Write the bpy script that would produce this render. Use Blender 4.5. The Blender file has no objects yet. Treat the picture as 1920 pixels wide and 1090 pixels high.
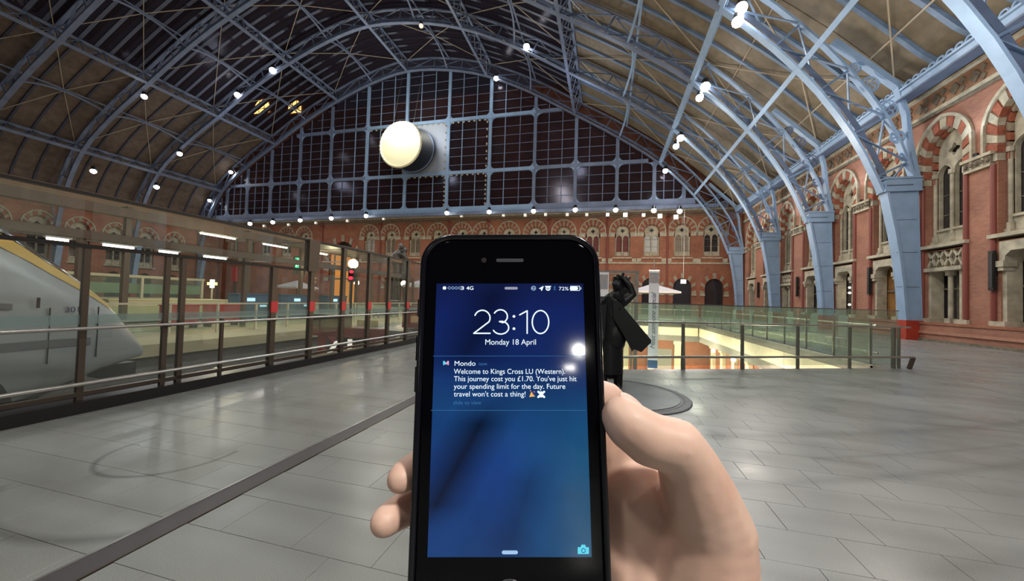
import bpy, bmesh, math, random
from mathutils import Vector, Matrix
from mathutils.geometry import tessellate_polygon
random.seed(7)
PI = math.pi
S = bpy.context.scene
C = S.collection

# ------------------------------------------------------------------ camera
EYE = Vector((0.0, 0.0, 1.6))
YAW, PITCH, ROLL = 0.251844, 0.02518, 0.03002
cam_d = bpy.data.cameras.new('camera')
cam_d.sensor_width = 36.0
cam_d.lens = 683.52 / 1920 * 36
cam_d.clip_start = 0.01
cam_d.clip_end = 500
cam = bpy.data.objects.new('camera', cam_d)
C.objects.link(cam)
def _view():
    c, s = math.cos(ROLL), math.sin(ROLL)
    a = Matrix(((c, 0, -s), (0, 1, 0), (s, 0, c)))
    c, s = math.cos(PITCH), math.sin(PITCH)
    b = Matrix(((1, 0, 0), (0, c, -s), (0, s, c)))
    c, s = math.cos(YAW), math.sin(YAW)
    d = Matrix(((c, -s, 0), (s, c, 0), (0, 0, 1)))
    return d @ b @ a
VM = _view()
CR, CF, CU = VM @ Vector((1, 0, 0)), VM @ Vector((0, 1, 0)), VM @ Vector((0, 0, 1))
cam.matrix_world = Matrix(((CR.x, CU.x, -CF.x, EYE.x), (CR.y, CU.y, -CF.y, EYE.y), (CR.z, CU.z, -CF.z, EYE.z), (0, 0, 0, 1)))
S.camera = cam

# ------------------------------------------------------------------ world, exposure
S.view_settings.view_transform = 'Standard'
S.view_settings.look = 'None'
S.view_settings.gamma = 1.0
S.view_settings.use_curve_mapping = False
S.view_settings.exposure = 0.0
S.cycles.max_bounces = 6
S.cycles.transparent_max_bounces = 24
S.cycles.sample_clamp_indirect = 4.0
W = bpy.data.worlds.new('night'); S.world = W
W.use_nodes = True
W.node_tree.nodes['Background'].inputs[0].default_value = (0.30, 0.27, 0.36, 1)
W.node_tree.nodes['Background'].inputs[1].default_value = 0.05

# high hall lamps out of view, plus two fill lights added behind the viewer (lens diameter, watts)
def lamp(name, loc, watts, col=(1, .97, .93), r=.35, kind='POINT', target=None, size=1.2):
    l = bpy.data.lights.new(name, kind)
    l.energy = watts; l.color = col
    if kind == 'SPOT':
        l.spot_size = size; l.spot_blend = .7; l.shadow_soft_size = r
    elif kind == 'AREA':
        l.shape = 'DISK'; l.size = r
    else:
        l.shadow_soft_size = r
    o = bpy.data.objects.new(name, l); o.location = loc
    if target is not None:
        o.rotation_euler = (Vector(target) - Vector(loc)).to_track_quat('-Z', 'Y').to_euler()
    C.objects.link(o); return o
LW = 1.0
for (x, y, z, w, r) in ((7.6, 9.5, 19.6, 1500, .5), (7.6, 1.0, 19.6, 1500, .5), (-12, 2.0, 31, 3500, .8), (-12, -8.0, 31, 3000, .8),
                        (2.7, -1.3, 5.4, 900, .30), (-3, -6, 14, 1300, .6), (-12, 12, 31, 3500, .8)):  # first is added to light the hand, second to fill camera-facing surfaces
    lamp('hall_and_fill_lamp', (x, y, z), w * LW, (1, .96, .90), r)

# ------------------------------------------------------------------ materials
def new_mat(name):
    m = bpy.data.materials.new(name); m.use_nodes = True
    return m, m.node_tree.nodes, m.node_tree.links
def mat(name, col, rough=.6, metal=0.0, var=.0, scale=3.0, bump=0.0, bscale=60.0, col2=None, spec=.5, coords='Object'):
    m, N, L = new_mat(name)
    b = N['Principled BSDF']
    b.inputs['Base Color'].default_value = (*col, 1)
    b.inputs['Roughness'].default_value = rough
    b.inputs['Metallic'].default_value = metal
    b.inputs['Specular IOR Level'].default_value = spec
    if var or col2:
        g = N.new('ShaderNodeNewGeometry')
        n = N.new('ShaderNodeTexNoise'); n.inputs['Scale'].default_value = scale; n.inputs['Detail'].default_value = 5
        L.new(g.outputs['Position'], n.inputs['Vector'])
        r = N.new('ShaderNodeValToRGB')
        c2 = col2 or tuple(c * (1 - var) for c in col)
        r.color_ramp.elements[0].color = (*c2, 1); r.color_ramp.elements[1].color = (*(min(1, c * (1 + var * .4)) for c in col), 1)
        r.color_ramp.elements[0].position = .3; r.color_ramp.elements[1].position = .7
        L.new(n.outputs['Fac'], r.inputs[0]); L.new(r.outputs[0], b.inputs['Base Color'])
    if bump:
        g = N.new('ShaderNodeNewGeometry')
        n = N.new('ShaderNodeTexNoise'); n.inputs['Scale'].default_value = bscale
        L.new(g.outputs['Position'], n.inputs['Vector'])
        u = N.new('ShaderNodeBump'); u.inputs['Strength'].default_value = bump; u.inputs['Distance'].default_value = .01
        L.new(n.outputs['Fac'], u.inputs['Height']); L.new(u.outputs[0], b.inputs['Normal'])
    return m
def emit(name, col, s):
    m, N, L = new_mat(name)
    N.remove(N['Principled BSDF'])
    e = N.new('ShaderNodeEmission'); e.inputs[0].default_value = (*col, 1); e.inputs[1].default_value = s
    L.new(e.outputs[0], N['Material Output'].inputs[0]); return m
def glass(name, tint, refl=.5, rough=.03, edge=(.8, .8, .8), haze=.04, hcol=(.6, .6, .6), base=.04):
    """thin pane: clear, with a sheen that grows towards grazing sight and a diffuse haze in place of reflected light"""
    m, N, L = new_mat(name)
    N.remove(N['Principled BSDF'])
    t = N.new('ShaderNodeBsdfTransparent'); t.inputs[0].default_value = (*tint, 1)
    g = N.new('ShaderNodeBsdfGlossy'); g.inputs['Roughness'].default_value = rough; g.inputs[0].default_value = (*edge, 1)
    d = N.new('ShaderNodeBsdfDiffuse'); d.inputs[0].default_value = (*hcol, 1)  # milky tint painted in for the reflected surroundings
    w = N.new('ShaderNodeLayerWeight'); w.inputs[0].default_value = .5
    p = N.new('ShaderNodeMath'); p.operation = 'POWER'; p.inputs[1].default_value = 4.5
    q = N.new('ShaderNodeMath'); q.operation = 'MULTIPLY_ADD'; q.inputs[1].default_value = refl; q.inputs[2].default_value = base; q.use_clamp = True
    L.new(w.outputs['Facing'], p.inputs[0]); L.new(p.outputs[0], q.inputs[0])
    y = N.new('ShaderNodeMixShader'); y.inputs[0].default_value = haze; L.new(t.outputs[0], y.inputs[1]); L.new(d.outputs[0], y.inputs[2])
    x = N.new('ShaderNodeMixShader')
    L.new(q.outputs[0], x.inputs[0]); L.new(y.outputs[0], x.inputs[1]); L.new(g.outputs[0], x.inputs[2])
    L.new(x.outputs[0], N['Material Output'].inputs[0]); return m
def brick_mat(name, c1, c2, mortar, axis='yz', bw=.24, bh=.085):
    m, N, L = new_mat(name)
    b = N['Principled BSDF']; b.inputs['Roughness'].default_value = .75
    g = N.new('ShaderNodeNewGeometry'); s = N.new('ShaderNodeSeparateXYZ'); c = N.new('ShaderNodeCombineXYZ')
    L.new(g.outputs['Position'], s.inputs[0])
    a = N.new('ShaderNodeMath'); a.operation = 'ADD'
    L.new(s.outputs['X'], a.inputs[0]); L.new(s.outputs['Y'], a.inputs[1])
    L.new(a.outputs[0], c.inputs['X']); L.new(s.outputs['Z'], c.inputs['Y'])
    t = N.new('ShaderNodeTexBrick')
    t.inputs['Scale'].default_value = 1.0; t.inputs['Brick Width'].default_value = bw; t.inputs['Row Height'].default_value = bh
    t.inputs['Mortar Size'].default_value = .006; t.inputs['Color1'].default_value = (*c1, 1); t.inputs['Color2'].default_value = (*c2, 1)
    t.inputs['Mortar'].default_value = (*mortar, 1)
    L.new(c.outputs[0], t.inputs['Vector'])
    n = N.new('ShaderNodeTexNoise'); n.inputs['Scale'].default_value = .7; n.inputs['Detail'].default_value = 6
    L.new(g.outputs['Position'], n.inputs['Vector'])
    x = N.new('ShaderNodeMixRGB'); x.blend_type = 'MULTIPLY'; x.inputs[0].default_value = .55
    r = N.new('ShaderNodeValToRGB'); r.color_ramp.elements[0].color = (.45, .42, .42, 1); r.color_ramp.elements[0].position = .3; r.color_ramp.elements[1].position = .65
    L.new(n.outputs['Fac'], r.inputs[0]); L.new(t.outputs['Color'], x.inputs[1]); L.new(r.outputs[0], x.inputs[2])
    L.new(x.outputs[0], b.inputs['Base Color'])
    u = N.new('ShaderNodeBump'); u.inputs['Strength'].default_value = .5; u.inputs['Distance'].default_value = .01; u.invert = True
    L.new(t.outputs['Fac'], u.inputs['Height']); L.new(u.outputs[0], b.inputs['Normal'])
    return m

M = {}
M['brick'] = brick_mat('red_brick', (.41, .175, .108), (.33, .132, .082), (.36, .24, .18))
M['brick_far'] = brick_mat('far_red_brick', (.40, .145, .075), (.31, .105, .055), (.33, .19, .13))
M['stone'] = mat('cream_stone', (.49, .44, .33), .8, var=.35, scale=2.2, bump=.3, bscale=30)
M['stone_mid'] = mat('aged_stone', (.36, .30, .215), .8, var=.3, scale=3)
M['stone_dark'] = mat('sooty_stone', (.20, .165, .12), .85, var=.4, scale=5, bump=.6, bscale=25)
M['redstone'] = mat('red_voussoir', (.34, .10, .055), .8, var=.3, scale=6)
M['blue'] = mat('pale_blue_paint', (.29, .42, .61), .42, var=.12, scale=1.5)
M['blue_shaded'] = mat('shaded_blue_paint', (.17, .25, .38), .5, var=.15)  # the pale blue, darkened for the shadow side of lattice and rafters
M['blue_dark'] = mat('dark_shaded_blue', (.12, .16, .25), .5, var=.2, scale=1.5)  # the pale blue with shade put in for dim lattice; also seams and trim
M['blue_dim'] = mat('dimly_lit_blue', (.17, .21, .31), .5, var=.2, scale=1.2)  # the pale blue, dimmed for the less lit left roof and gable
M['rod'] = mat('buff_rod', (.46, .38, .28), .6)
M['redpaint'] = mat('red_base_paint', (.42, .045, .025), .45, var=.15)
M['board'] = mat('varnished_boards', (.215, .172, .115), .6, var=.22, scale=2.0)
M['board_left'] = mat('dim_side_boards', (.145, .105, .078), .65, var=.3, scale=1.5)  # same ceiling boards, darkened for the dimmer left slope
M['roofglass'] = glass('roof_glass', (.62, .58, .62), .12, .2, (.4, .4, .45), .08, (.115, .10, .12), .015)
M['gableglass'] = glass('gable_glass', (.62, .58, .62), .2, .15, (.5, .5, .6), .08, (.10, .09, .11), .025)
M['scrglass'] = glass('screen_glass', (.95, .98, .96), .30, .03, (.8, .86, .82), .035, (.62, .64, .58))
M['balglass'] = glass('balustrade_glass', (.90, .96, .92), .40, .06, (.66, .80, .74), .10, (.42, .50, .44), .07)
M['dark'] = mat('dark_interior', (.022, .018, .018), .5)
M['darkglass'] = mat('dark_window', (.035, .03, .032), .12, spec=.6)
M['steel'] = mat('brushed_steel', (.55, .53, .50), .28, metal=.9)
M['post_steel'] = mat('dull_steel_post', (.20, .19, .165), .4, metal=.5)
M['bronze_steel'] = mat('bronze_post', (.115, .09, .07), .4, metal=.6)
M['black_metal'] = mat('black_metal', (.02, .018, .018), .4, metal=.3)
M['white'] = mat('white_paint', (.75, .74, .72), .5)
M['cream'] = mat('cream_fascia', (.68, .62, .46), .6, var=.1)
M['grey'] = mat('grey_concrete', (.20, .19, .18), .8, var=.2)
M['lamp'] = emit('lamp_lens', (1, .98, .94), 26)
M['lamp2'] = emit('small_lamp_lens', (1, .96, .88), 7)
M['lamp_dim'] = emit('unlit_side_lamp', (1, .92, .75), 1.0)
M['tube'] = emit('fluorescent_tube', (1, .92, .82), 9)
M['globe'] = emit('warm_globe', (1, .78, .40), 12)
M['globe2'] = emit('white_globe', (1, .88, .66), 9)
M['amber'] = emit('amber_window', (1, .62, .16), 6)
M['orange'] = emit('orange_doorway', (1, .38, .08), .62)
M['redlight'] = emit('red_signal', (1, .01, .03), 5)
M['green'] = emit('green_sign', (.05, .85, .35), 1.2)
M['yellow'] = emit('yellow_cross', (1, .95, .25), 3)
M['cyan'] = emit('screen_sign', (.55, .85, .95), 1.3)
M['whitesign'] = emit('white_sign', (.85, 1, .95), 2.0)
M['redspot'] = mat('red_band', (.62, .02, .03), .4)
M['clockface'] = emit('lit_clock_face', (1, .97, .80), 4)
M['clockblack'] = mat('black_clock', (.02, .022, .03), .35)
M['backplate'] = mat('pale_backing_plate', (.40, .44, .52), .5)
M['gold'] = mat('gilt_rim', (.62, .48, .2), .4, metal=.6)

# ------------------------------------------------------------------ helpers
def link(o, parent=None):
    C.objects.link(o)
    if parent is not None: o.parent = parent
    return o
def tag(o, label=None, cat=None, group=None, kind=None):
    if label: o['label'] = label
    if cat: o['category'] = cat
    if group: o['group'] = group
    if kind: o['kind'] = kind
    return o
def empty(name, loc=(0, 0, 0), label=None, cat=None, group=None, rz=0.0, kind=None):
    o = bpy.data.objects.new(name, None); C.objects.link(o)
    o.empty_display_size = .1
    o.location = loc; o.rotation_euler = (0, 0, rz)
    return tag(o, label, cat, group, kind)
def structure(name, label=None):
    return empty(name, kind='structure', label=label)
_unit = {}
def unit(kind, m):
    k = (kind, m.name)
    if k in _unit: return _unit[k]
    bm = bmesh.new()
    if kind == 'cube': bmesh.ops.create_cube(bm, size=1.0)
    elif kind == 'cyl': bmesh.ops.create_cone(bm, cap_ends=True, segments=14, radius1=.5, radius2=.5, depth=1)
    elif kind == 'ball': bmesh.ops.create_icosphere(bm, subdivisions=2, radius=.5)
    me = bpy.data.meshes.new(kind + '_' + m.name); bm.to_mesh(me); bm.free()
    me.materials.append(m)
    if kind != 'cube':
        for p in me.polygons: p.use_smooth = len(p.vertices) < 6
    _unit[k] = me; return me
def block(name, lo, hi, m, parent=None, rz=0.0):
    o = bpy.data.objects.new(name, unit('cube', m))
    lo, hi = Vector(lo), Vector(hi)
    o.location = (lo + hi) / 2; o.scale = [max(abs(v), 1e-4) for v in (hi - lo)]; o.rotation_euler = (0, 0, rz)
    return link(o, parent)
def stick(name, p, q, w, h, m, parent=None, up=(0, 0, 1), kind='cube'):
    p, q = Vector(p), Vector(q); d = q - p; L = d.length
    z = d.normalized(); u = Vector(up)
    if abs(z.dot(u)) > .98: u = Vector((1, 0, 0))
    x = u.cross(z).normalized(); y = z.cross(x)
    o = bpy.data.objects.new(name, unit(kind, m))
    R = Matrix((x, y, z)).transposed().to_4x4()
    o.matrix_world = Matrix.Translation((p + q) / 2) @ R @ Matrix.Diagonal((w, h, L, 1))
    return link(o, parent)
def cyl(name, p, q, r, m, parent=None):
    return stick(name, p, q, 2 * r, 2 * r, m, parent, kind='cyl')
def ball(name, c, r, m, parent=None, sc=(1, 1, 1)):
    o = bpy.data.objects.new(name, unit('ball', m)); o.location = c; o.scale = [2 * r * s for s in sc]
    return link(o, parent)
class MB:
    def __init__(s): s.bm = bmesh.new()
    def box(s, lo, hi):
        lo, hi = Vector(lo), Vector(hi)
        r = bmesh.ops.create_cube(s.bm, size=1.0)
        c = (lo + hi) / 2; d = hi - lo
        for v in r['verts']: v.co = Vector((v.co.x * d.x, v.co.y * d.y, v.co.z * d.z)) + c
        return s
    def bar(s, p, q, w, h, up=(0, 0, 1), seg=0):
        p, q = Vector(p), Vector(q); d = q - p; L = d.length
        if L < 1e-6: return s
        z = d.normalized(); u = Vector(up)
        if abs(z.dot(u)) > .98: u = Vector((1, 0, 0))
        x = u.cross(z).normalized(); y = z.cross(x)
        if seg: r = bmesh.ops.create_cone(s.bm, cap_ends=True, segments=seg, radius1=.5, radius2=.5, depth=1)
        else: r = bmesh.ops.create_cube(s.bm, size=1.0)
        for v in r['verts']:
            c = v.co; v.co = (p + q) / 2 + x * c.x * w + y * c.y * h + z * c.z * L
        return s
    def prism(s, pts, f, a, b):
        """pts: 2-D outline; f(u, v, t) -> point; extruded from t=a to t=b"""
        n = len(pts)
        A = [s.bm.verts.new(f(u, v, a)) for u, v in pts]; B = [s.bm.verts.new(f(u, v, b)) for u, v in pts]
        tr = tessellate_polygon([[Vector((u, v, 0)) for u, v in pts]])
        for t in tr:
            s.face([A[i] for i in t]); s.face([B[i] for i in reversed(t)])
        for i in range(n): s.face([A[i], A[(i + 1) % n], B[(i + 1) % n], B[i]])
        return s
    def face(s, vs):
        try: return s.bm.faces.new(vs)
        except ValueError: return None
    def ring(s, c, ax, R, r, n=16, k=6, a0=0.0, a1=2 * PI):
        """torus or arc of a torus: ax = (u, v) in-plane axes"""
        u, v = Vector(ax[0]), Vector(ax[1]); w = u.cross(v); c = Vector(c)
        full = abs(a1 - a0 - 2 * PI) < 1e-6
        rows = []
        for i in range(n if full else n + 1):
            a = a0 + (a1 - a0) * i / n
            d = u * math.cos(a) + v * math.sin(a)
            rows.append([s.bm.verts.new(c + d * (R + r * math.cos(2 * PI * j / k)) + w * r * math.sin(2 * PI * j / k)) for j in range(k)])
        for i in range(n):
            a, b = rows[i], rows[(i + 1) % len(rows)]
            for j in range(k): s.face([a[j], a[(j + 1) % k], b[(j + 1) % k], b[j]])
        return s
    def lathe(s, prof, c=(0, 0, 0), n=24):
        c = Vector(c); rows = []
        for r, z in prof:
            rows.append([s.bm.verts.new(c + Vector((r * math.cos(2 * PI * i / n), r * math.sin(2 * PI * i / n), z))) for i in range(n)])
        for a, b in zip(rows, rows[1:]):
            for i in range(n): s.face([a[i], a[(i + 1) % n], b[(i + 1) % n], b[i]])
        s.face(rows[0][::-1]); s.face(rows[-1]); return s
    def sweep(s, pts, w, h, wdir=(0, 1, 0)):
        """rectangular section along pts; w along wdir, h across"""
        wd = Vector(wdir); P = [Vector(p) for p in pts]; rows = []
        for i, p in enumerate(P):
            t = (P[min(i + 1, len(P) - 1)] - P[max(i - 1, 0)]).normalized()
            n = wd.cross(t).normalized()
            rows.append([s.bm.verts.new(p + wd * a * w / 2 + n * b * h / 2) for a, b in ((-1, -1), (1, -1), (1, 1), (-1, 1))])
        for a, b in zip(rows, rows[1:]):
            for j in range(4): s.face([a[j], a[(j + 1) % 4], b[(j + 1) % 4], b[j]])
        s.face(rows[0][::-1]); s.face(rows[-1]); return s
    def sph(s, c, r, sub=2, sc=(1, 1, 1)):
        q = bmesh.ops.create_icosphere(s.bm, subdivisions=sub, radius=1)
        for v in q['verts']: v.co = Vector((v.co.x * r * sc[0], v.co.y * r * sc[1], v.co.z * r * sc[2])) + Vector(c)
        return s
    def chain(s, pts, step=.35, sub=2):
        """overlapping balls between (x, y, z, r) points"""
        for a, b in zip(pts, pts[1:]):
            d = (Vector(b[:3]) - Vector(a[:3])).length
            n = max(2, int(d / (min(a[3], b[3]) * step)))
            for i in range(n + 1):
                t = i / n
                s.sph([a[j] * (1 - t) + b[j] * t for j in range(3)], a[3] * (1 - t) + b[3] * t, sub)
        return s
    def build(s, name, m, parent=None, smooth=False, mats=None, recalc=True):
        if recalc: bmesh.ops.recalc_face_normals(s.bm, faces=s.bm.faces)
        me = bpy.data.meshes.new(name); s.bm.to_mesh(me); s.bm.free()
        for x in (mats or [m]): me.materials.append(x)
        if smooth:
            for p in me.polygons: p.use_smooth = True
        return link(bpy.data.objects.new(name, me), parent)
def lerp_tab(T, x):
    if x <= T[0][0]: return T[0][1]
    for (a, b), (c, d) in zip(T, T[1:]):
        if x <= c: return b + (d - b) * (x - a) / (c - a)
    return T[-1][1]
ORD = ['first', 'second', 'third', 'fourth', 'fifth', 'sixth', 'seventh', 'eighth', 'ninth', 'tenth', 'eleventh', 'twelfth', 'thirteenth', 'fourteenth', 'fifteenth', 'sixteenth']

# ================================================================== floor
def floor_material(name, joints):
    m, N, L = new_mat(name)
    b = N['Principled BSDF']
    g = N.new('ShaderNodeNewGeometry')
    def noise(sc, det=4, dist=0.0):
        n = N.new('ShaderNodeTexNoise'); n.inputs['Scale'].default_value = sc; n.inputs['Detail'].default_value = det
        n.inputs['Distortion'].default_value = dist
        L.new(g.outputs['Position'], n.inputs['Vector']); return n
    def ramp(src, p0, c0, p1, c1):
        r = N.new('ShaderNodeValToRGB'); r.color_ramp.elements[0].position = p0; r.color_ramp.elements[1].position = p1
        r.color_ramp.elements[0].color = (*c0, 1); r.color_ramp.elements[1].color = (*c1, 1); L.new(src, r.inputs[0]); return r
    def mul(a, c, f=1.0):
        x = N.new('ShaderNodeMixRGB'); x.blend_type = 'MULTIPLY'; x.inputs[0].default_value = f
        L.new(a, x.inputs[1]); L.new(c, x.inputs[2]); return x.outputs[0]
    base = ramp(noise(240, 2).outputs['Fac'], .36, (.21, .215, .20), .62, (.345, .355, .335)).outputs[0]
    big = ramp(noise(.55, 3).outputs['Fac'], .3, (.72, .72, .73), .7, (1, 1, 1)).outputs[0]
    mp = N.new('ShaderNodeMapping'); mp.inputs['Scale'].default_value = (.35, 2.6, 1); mp.inputs['Rotation'].default_value = (0, 0, .35)
    L.new(g.outputs['Position'], mp.inputs[0])
    sn = N.new('ShaderNodeTexNoise'); sn.inputs['Scale'].default_value = 1.3; sn.inputs['Detail'].default_value = 1; L.new(mp.outputs[0], sn.inputs['Vector'])
    streak = ramp(sn.outputs['Fac'], .30, (.80, .79, .78), .60, (1, 1, 1)).outputs[0]
    col = mul(mul(base, big), streak, .8)
    sep = N.new('ShaderNodeSeparateXYZ'); L.new(g.outputs['Position'], sep.inputs[0])
    def op(o, a, b=None, c=None):
        x = N.new('ShaderNodeMath'); x.operation = o
        for i, v in enumerate((a, b, c)):
            if v is None: continue
            if isinstance(v, (int, float)): x.inputs[i].default_value = v
            else: L.new(v, x.inputs[i])
        return x.outputs[0]
    # dark tyre scuffs left on the floor by turning trolleys: (cx, cy, rx, ry, width, angle from, to)
    for cx, cy, r_, w, x0, x1, strength in ((-4.1, 2.76, .57, .035, -4.7, -3.5, .55), (-3.7, 2.92, 1.42, .075, -4.6, -2.98, .42), (-8.9, 33.2, 30, .13, 1.2, 7.0, .22), (-9.9, 31.6, 30, .11, .6, 5.2, .25), (-9.4, 32.3, 30, .05, 2.2, 5.0, .2), (-11, 29.9, 30, .12, 1.0, 4.6, .18), (2.3, 3.2, 4.9, .10, 3.2, 6.2, .2)):
        dx = op('SUBTRACT', sep.outputs['X'], cx); dy = op('SUBTRACT', sep.outputs['Y'], cy)
        rr = op('SQRT', op('ADD', op('MULTIPLY', dx, dx), op('MULTIPLY', dy, dy)))
        d = op('ABSOLUTE', op('SUBTRACT', rr, r_))
        k = op('SUBTRACT', 1.0, op('MINIMUM', op('DIVIDE', d, w), 1.0))
        side = op('LESS_THAN', dy, .15) if cy != 3.2 else op('GREATER_THAN', dy, 0)
        k = op('MULTIPLY', op('MULTIPLY', k, side), op('MULTIPLY', op('GREATER_THAN', sep.outputs['X'], x0), op('LESS_THAN', sep.outputs['X'], x1)))
        k = op('MULTIPLY', k, strength)
        k1 = op('SUBTRACT', 1.0, k)
        cmb = N.new('ShaderNodeCombineXYZ'); [L.new(k1, cmb.inputs[i]) for i in range(3)]
        col = mul(col, cmb.outputs[0])
    if joints:
        t = N.new('ShaderNodeTexBrick'); t.inputs['Scale'].default_value = 1; t.inputs['Brick Width'].default_value = .58; t.inputs['Row Height'].default_value = .39
        t.inputs['Mortar Size'].default_value = .006; t.inputs['Color1'].default_value = (1, 1, 1, 1); t.inputs['Color2'].default_value = (.9, .9, .9, 1); t.inputs['Mortar'].default_value = (.5, .48, .45, 1)
        L.new(g.outputs['Position'], t.inputs['Vector']); col = mul(col, t.outputs['Color'])
    L.new(col, b.inputs['Base Color'])
    rg = ramp(noise(1.2, 2).outputs['Fac'], .3, (.24, .24, .24), .7, (.42, .42, .42)); L.new(rg.outputs[0], b.inputs['Roughness'])
    b.inputs['Specular IOR Level'].default_value = .6
    return m
M['terrazzo'] = floor_material('terrazzo_slab', False)
M['terrazzo_far'] = floor_material('terrazzo_far', True)
M['joint'] = mat('floor_joint', (.19, .185, .17), .8)

flo = structure('floor')
VA, VB = (-1.6, 8.27), (7.6, 12.55)           # near edge of the opening to the lower arcade
VFAR = 33.6
hole = [VA, VB, (VB[0], VFAR), (VA[0], VFAR)]
def flat(name, outer, holes, z, m, parent, thick=.0):
    P = [outer] + holes; pts = [p for q in P for p in q]
    tr = tessellate_polygon([[Vector((x, y, 0)) for x, y in q] for q in P])
    b = MB(); V = [b.bm.verts.new((x, y, z)) for x, y in pts]
    for t in tr: b.face([V[i] for i in t])
    bmesh.ops.recalc_face_normals(b.bm, faces=b.bm.faces)
    for f in b.bm.faces:
        if f.normal.z < 0: f.normal_flip()
    if thick:
        k = 0
        for q in P:
            W2 = [b.bm.verts.new((x, y, z - thick)) for x, y in q]; n = len(q)
            for i in range(n): b.face([V[k + i], V[k + (i + 1) % n], W2[(i + 1) % n], W2[i]])
            k += n
    return b.build(name, m, parent, recalc=False)
NEAR = 13.0
# base slab: a dark bed under the single slabs, finished floor further on
flat('floor_bed', [(-6.9, -3.5), (18.0, -3.5), (18.0, NEAR + .1), (VB[0], NEAR + .1), VB, VA, (VA[0], NEAR + .1), (-6.9, NEAR + .1)], [], -.018, M['joint'], flo, .28)
flat('floor_surface', [(-6.9, NEAR), (VA[0], NEAR), (VA[0], VFAR), (VB[0], VFAR), (VB[0], NEAR), (18.0, NEAR), (18.0, 58.0), (-6.9, 58.0)], [], 0.0, M['terrazzo_far'], flo, .28)
def in_void(x, y):
    e = VA[1] + (VB[1] - VA[1]) * (x - VA[0]) / (VB[0] - VA[0])
    return VA[0] < x < VB[0] + .05 and y > e
slab_me = None
def slab_mesh(w, l):
    b = MB(); x, y, c = w / 2, l / 2, .0012
    top = [b.bm.verts.new(p) for p in ((-x + c, -y + c, 0), (x - c, -y + c, 0), (x - c, y - c, 0), (-x + c, y - c, 0))]
    bot = [b.bm.verts.new(p) for p in ((-x, -y, -c), (x, -y, -c), (x, y, -c), (-x, y, -c))]
    lo = [b.bm.verts.new((v.co.x, v.co.y, -.018)) for v in bot]
    b.face(top)
    for a, d in ((top, bot), (bot, lo)):
        for i in range(4): b.face([a[i], d[i], d[(i + 1) % 4], a[(i + 1) % 4]])
    me = bpy.data.meshes.new('paving_slab'); bmesh.ops.recalc_face_normals(b.bm, faces=b.bm.faces); b.bm.to_mesh(me); b.bm.free(); me.materials.append(M['terrazzo']); return me
SW, SL, J = .58, .39, .0032
full = slab_mesh(SW - J, SL - J)
cells = []
r = 0; y = -1.2
while y < NEAR - .01:
    off = 0 if r % 2 else SW / 2
    k = math.floor((-6.9 - .15 - off) / SW)
    while True:
        x0 = .15 + off + k * SW; k += 1
        if x0 > 17.9: break
        x1 = x0 + SW
        if x1 < -6.75: continue
        parts = [(max(x0, -6.75), x1)]
        if x0 < -2.74 and x1 > -2.96: parts = [(x0, -2.96), (-2.74, x1)]
        for a, b_ in parts:
            if b_ - a < .03: continue
            cells.append((a, b_, y, min(y + SL, NEAR)))
    y += SL; r += 1
single, rest = [], []
for c in cells:
    a, b_, y0, y1 = c
    cx, cy = (a + b_) / 2, (y0 + y1) / 2
    v = [in_void(a, y1), in_void(b_, y1), in_void(a, y0), in_void(b_, y0)]
    if all(v): continue
    d = Vector((cx, cy, -1.6)); f = d.dot(CF)
    inview = f > .2 and abs(d.dot(CR) / f) < 1.5 and d.dot(CU) / f > -.9 and not any(v)
    (single if inview and cy < 9 else rest).append((f, c, any(v)))
single.sort(key=lambda t: t[0])
rest += single[290:]; single = single[:290]
for f, (a, b_, y0, y1), _ in single:
    me = full if abs(b_ - a - SW) < .01 else slab_mesh(b_ - a - J, y1 - y0 - J)
    o = bpy.data.objects.new('paving_slab', me); o.location = ((a + b_) / 2, (y0 + y1) / 2, random.uniform(-.0004, .0003)); link(o, flo)
bb = MB()
def clip_poly(P):
    # keep the side of the void's near edge towards the viewer
    out = []; n = Vector((-(VB[1] - VA[1]), VB[0] - VA[0])); A = Vector(VA)
    for i in range(len(P)):
        p, q = Vector(P[i]), Vector(P[(i + 1) % len(P)]); dp, dq = (p - A).dot(n), (q - A).dot(n)
        if dp <= 0: out.append(p)
        if dp * dq < 0: out.append(p + (q - p) * dp / (dp - dq))
    return out
for f, (a, b_, y0, y1), cut in rest:
    P = [(a + J / 2, y0 + J / 2), (b_ - J / 2, y0 + J / 2), (b_ - J / 2, y1 - J / 2), (a + J / 2, y1 - J / 2)]
    if cut and a < VB[0] < b_: P = [(VB[0] + .02, P[0][1]), P[1], P[2], (VB[0] + .02, P[3][1])] if y0 > VB[1] - .4 else clip_poly(P)
    elif cut: P = clip_poly(P)
    if len(P) < 3: continue
    vs = [bb.bm.verts.new((p[0], p[1], 0)) for p in P]; lo = [bb.bm.verts.new((p[0], p[1], -.017)) for p in P]
    bb.face(vs)
    for i in range(len(P)): bb.face([vs[i], vs[(i + 1) % len(P)], lo[(i + 1) % len(P)], lo[i]])
tag(bb.build('paving', M['terrazzo'], flo), kind='stuff')
# slot drain in the floor
dr = structure('trim_1'); dr['label'] = 'dark slot drain with a steel edge running along the hall floor'
block('channel', (-2.95, -2, -.02), (-2.76, 57.9, -.001), mat('drain_grating', (.10, .09, .095), .45, metal=.4), dr)
block('steel_edge', (-2.965, -2, -.02), (-2.945, 57.9, .004), M['steel'], dr)
block('steel_edge', (-2.765, -2, -.02), (-2.75, 57.9, .003), M['bronze_steel'], dr)
t2 = structure('trim_2'); block('steel_strip', (7.84, 5.0, -.01), (7.87, 13.0, .003), M['steel'], t2)

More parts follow.
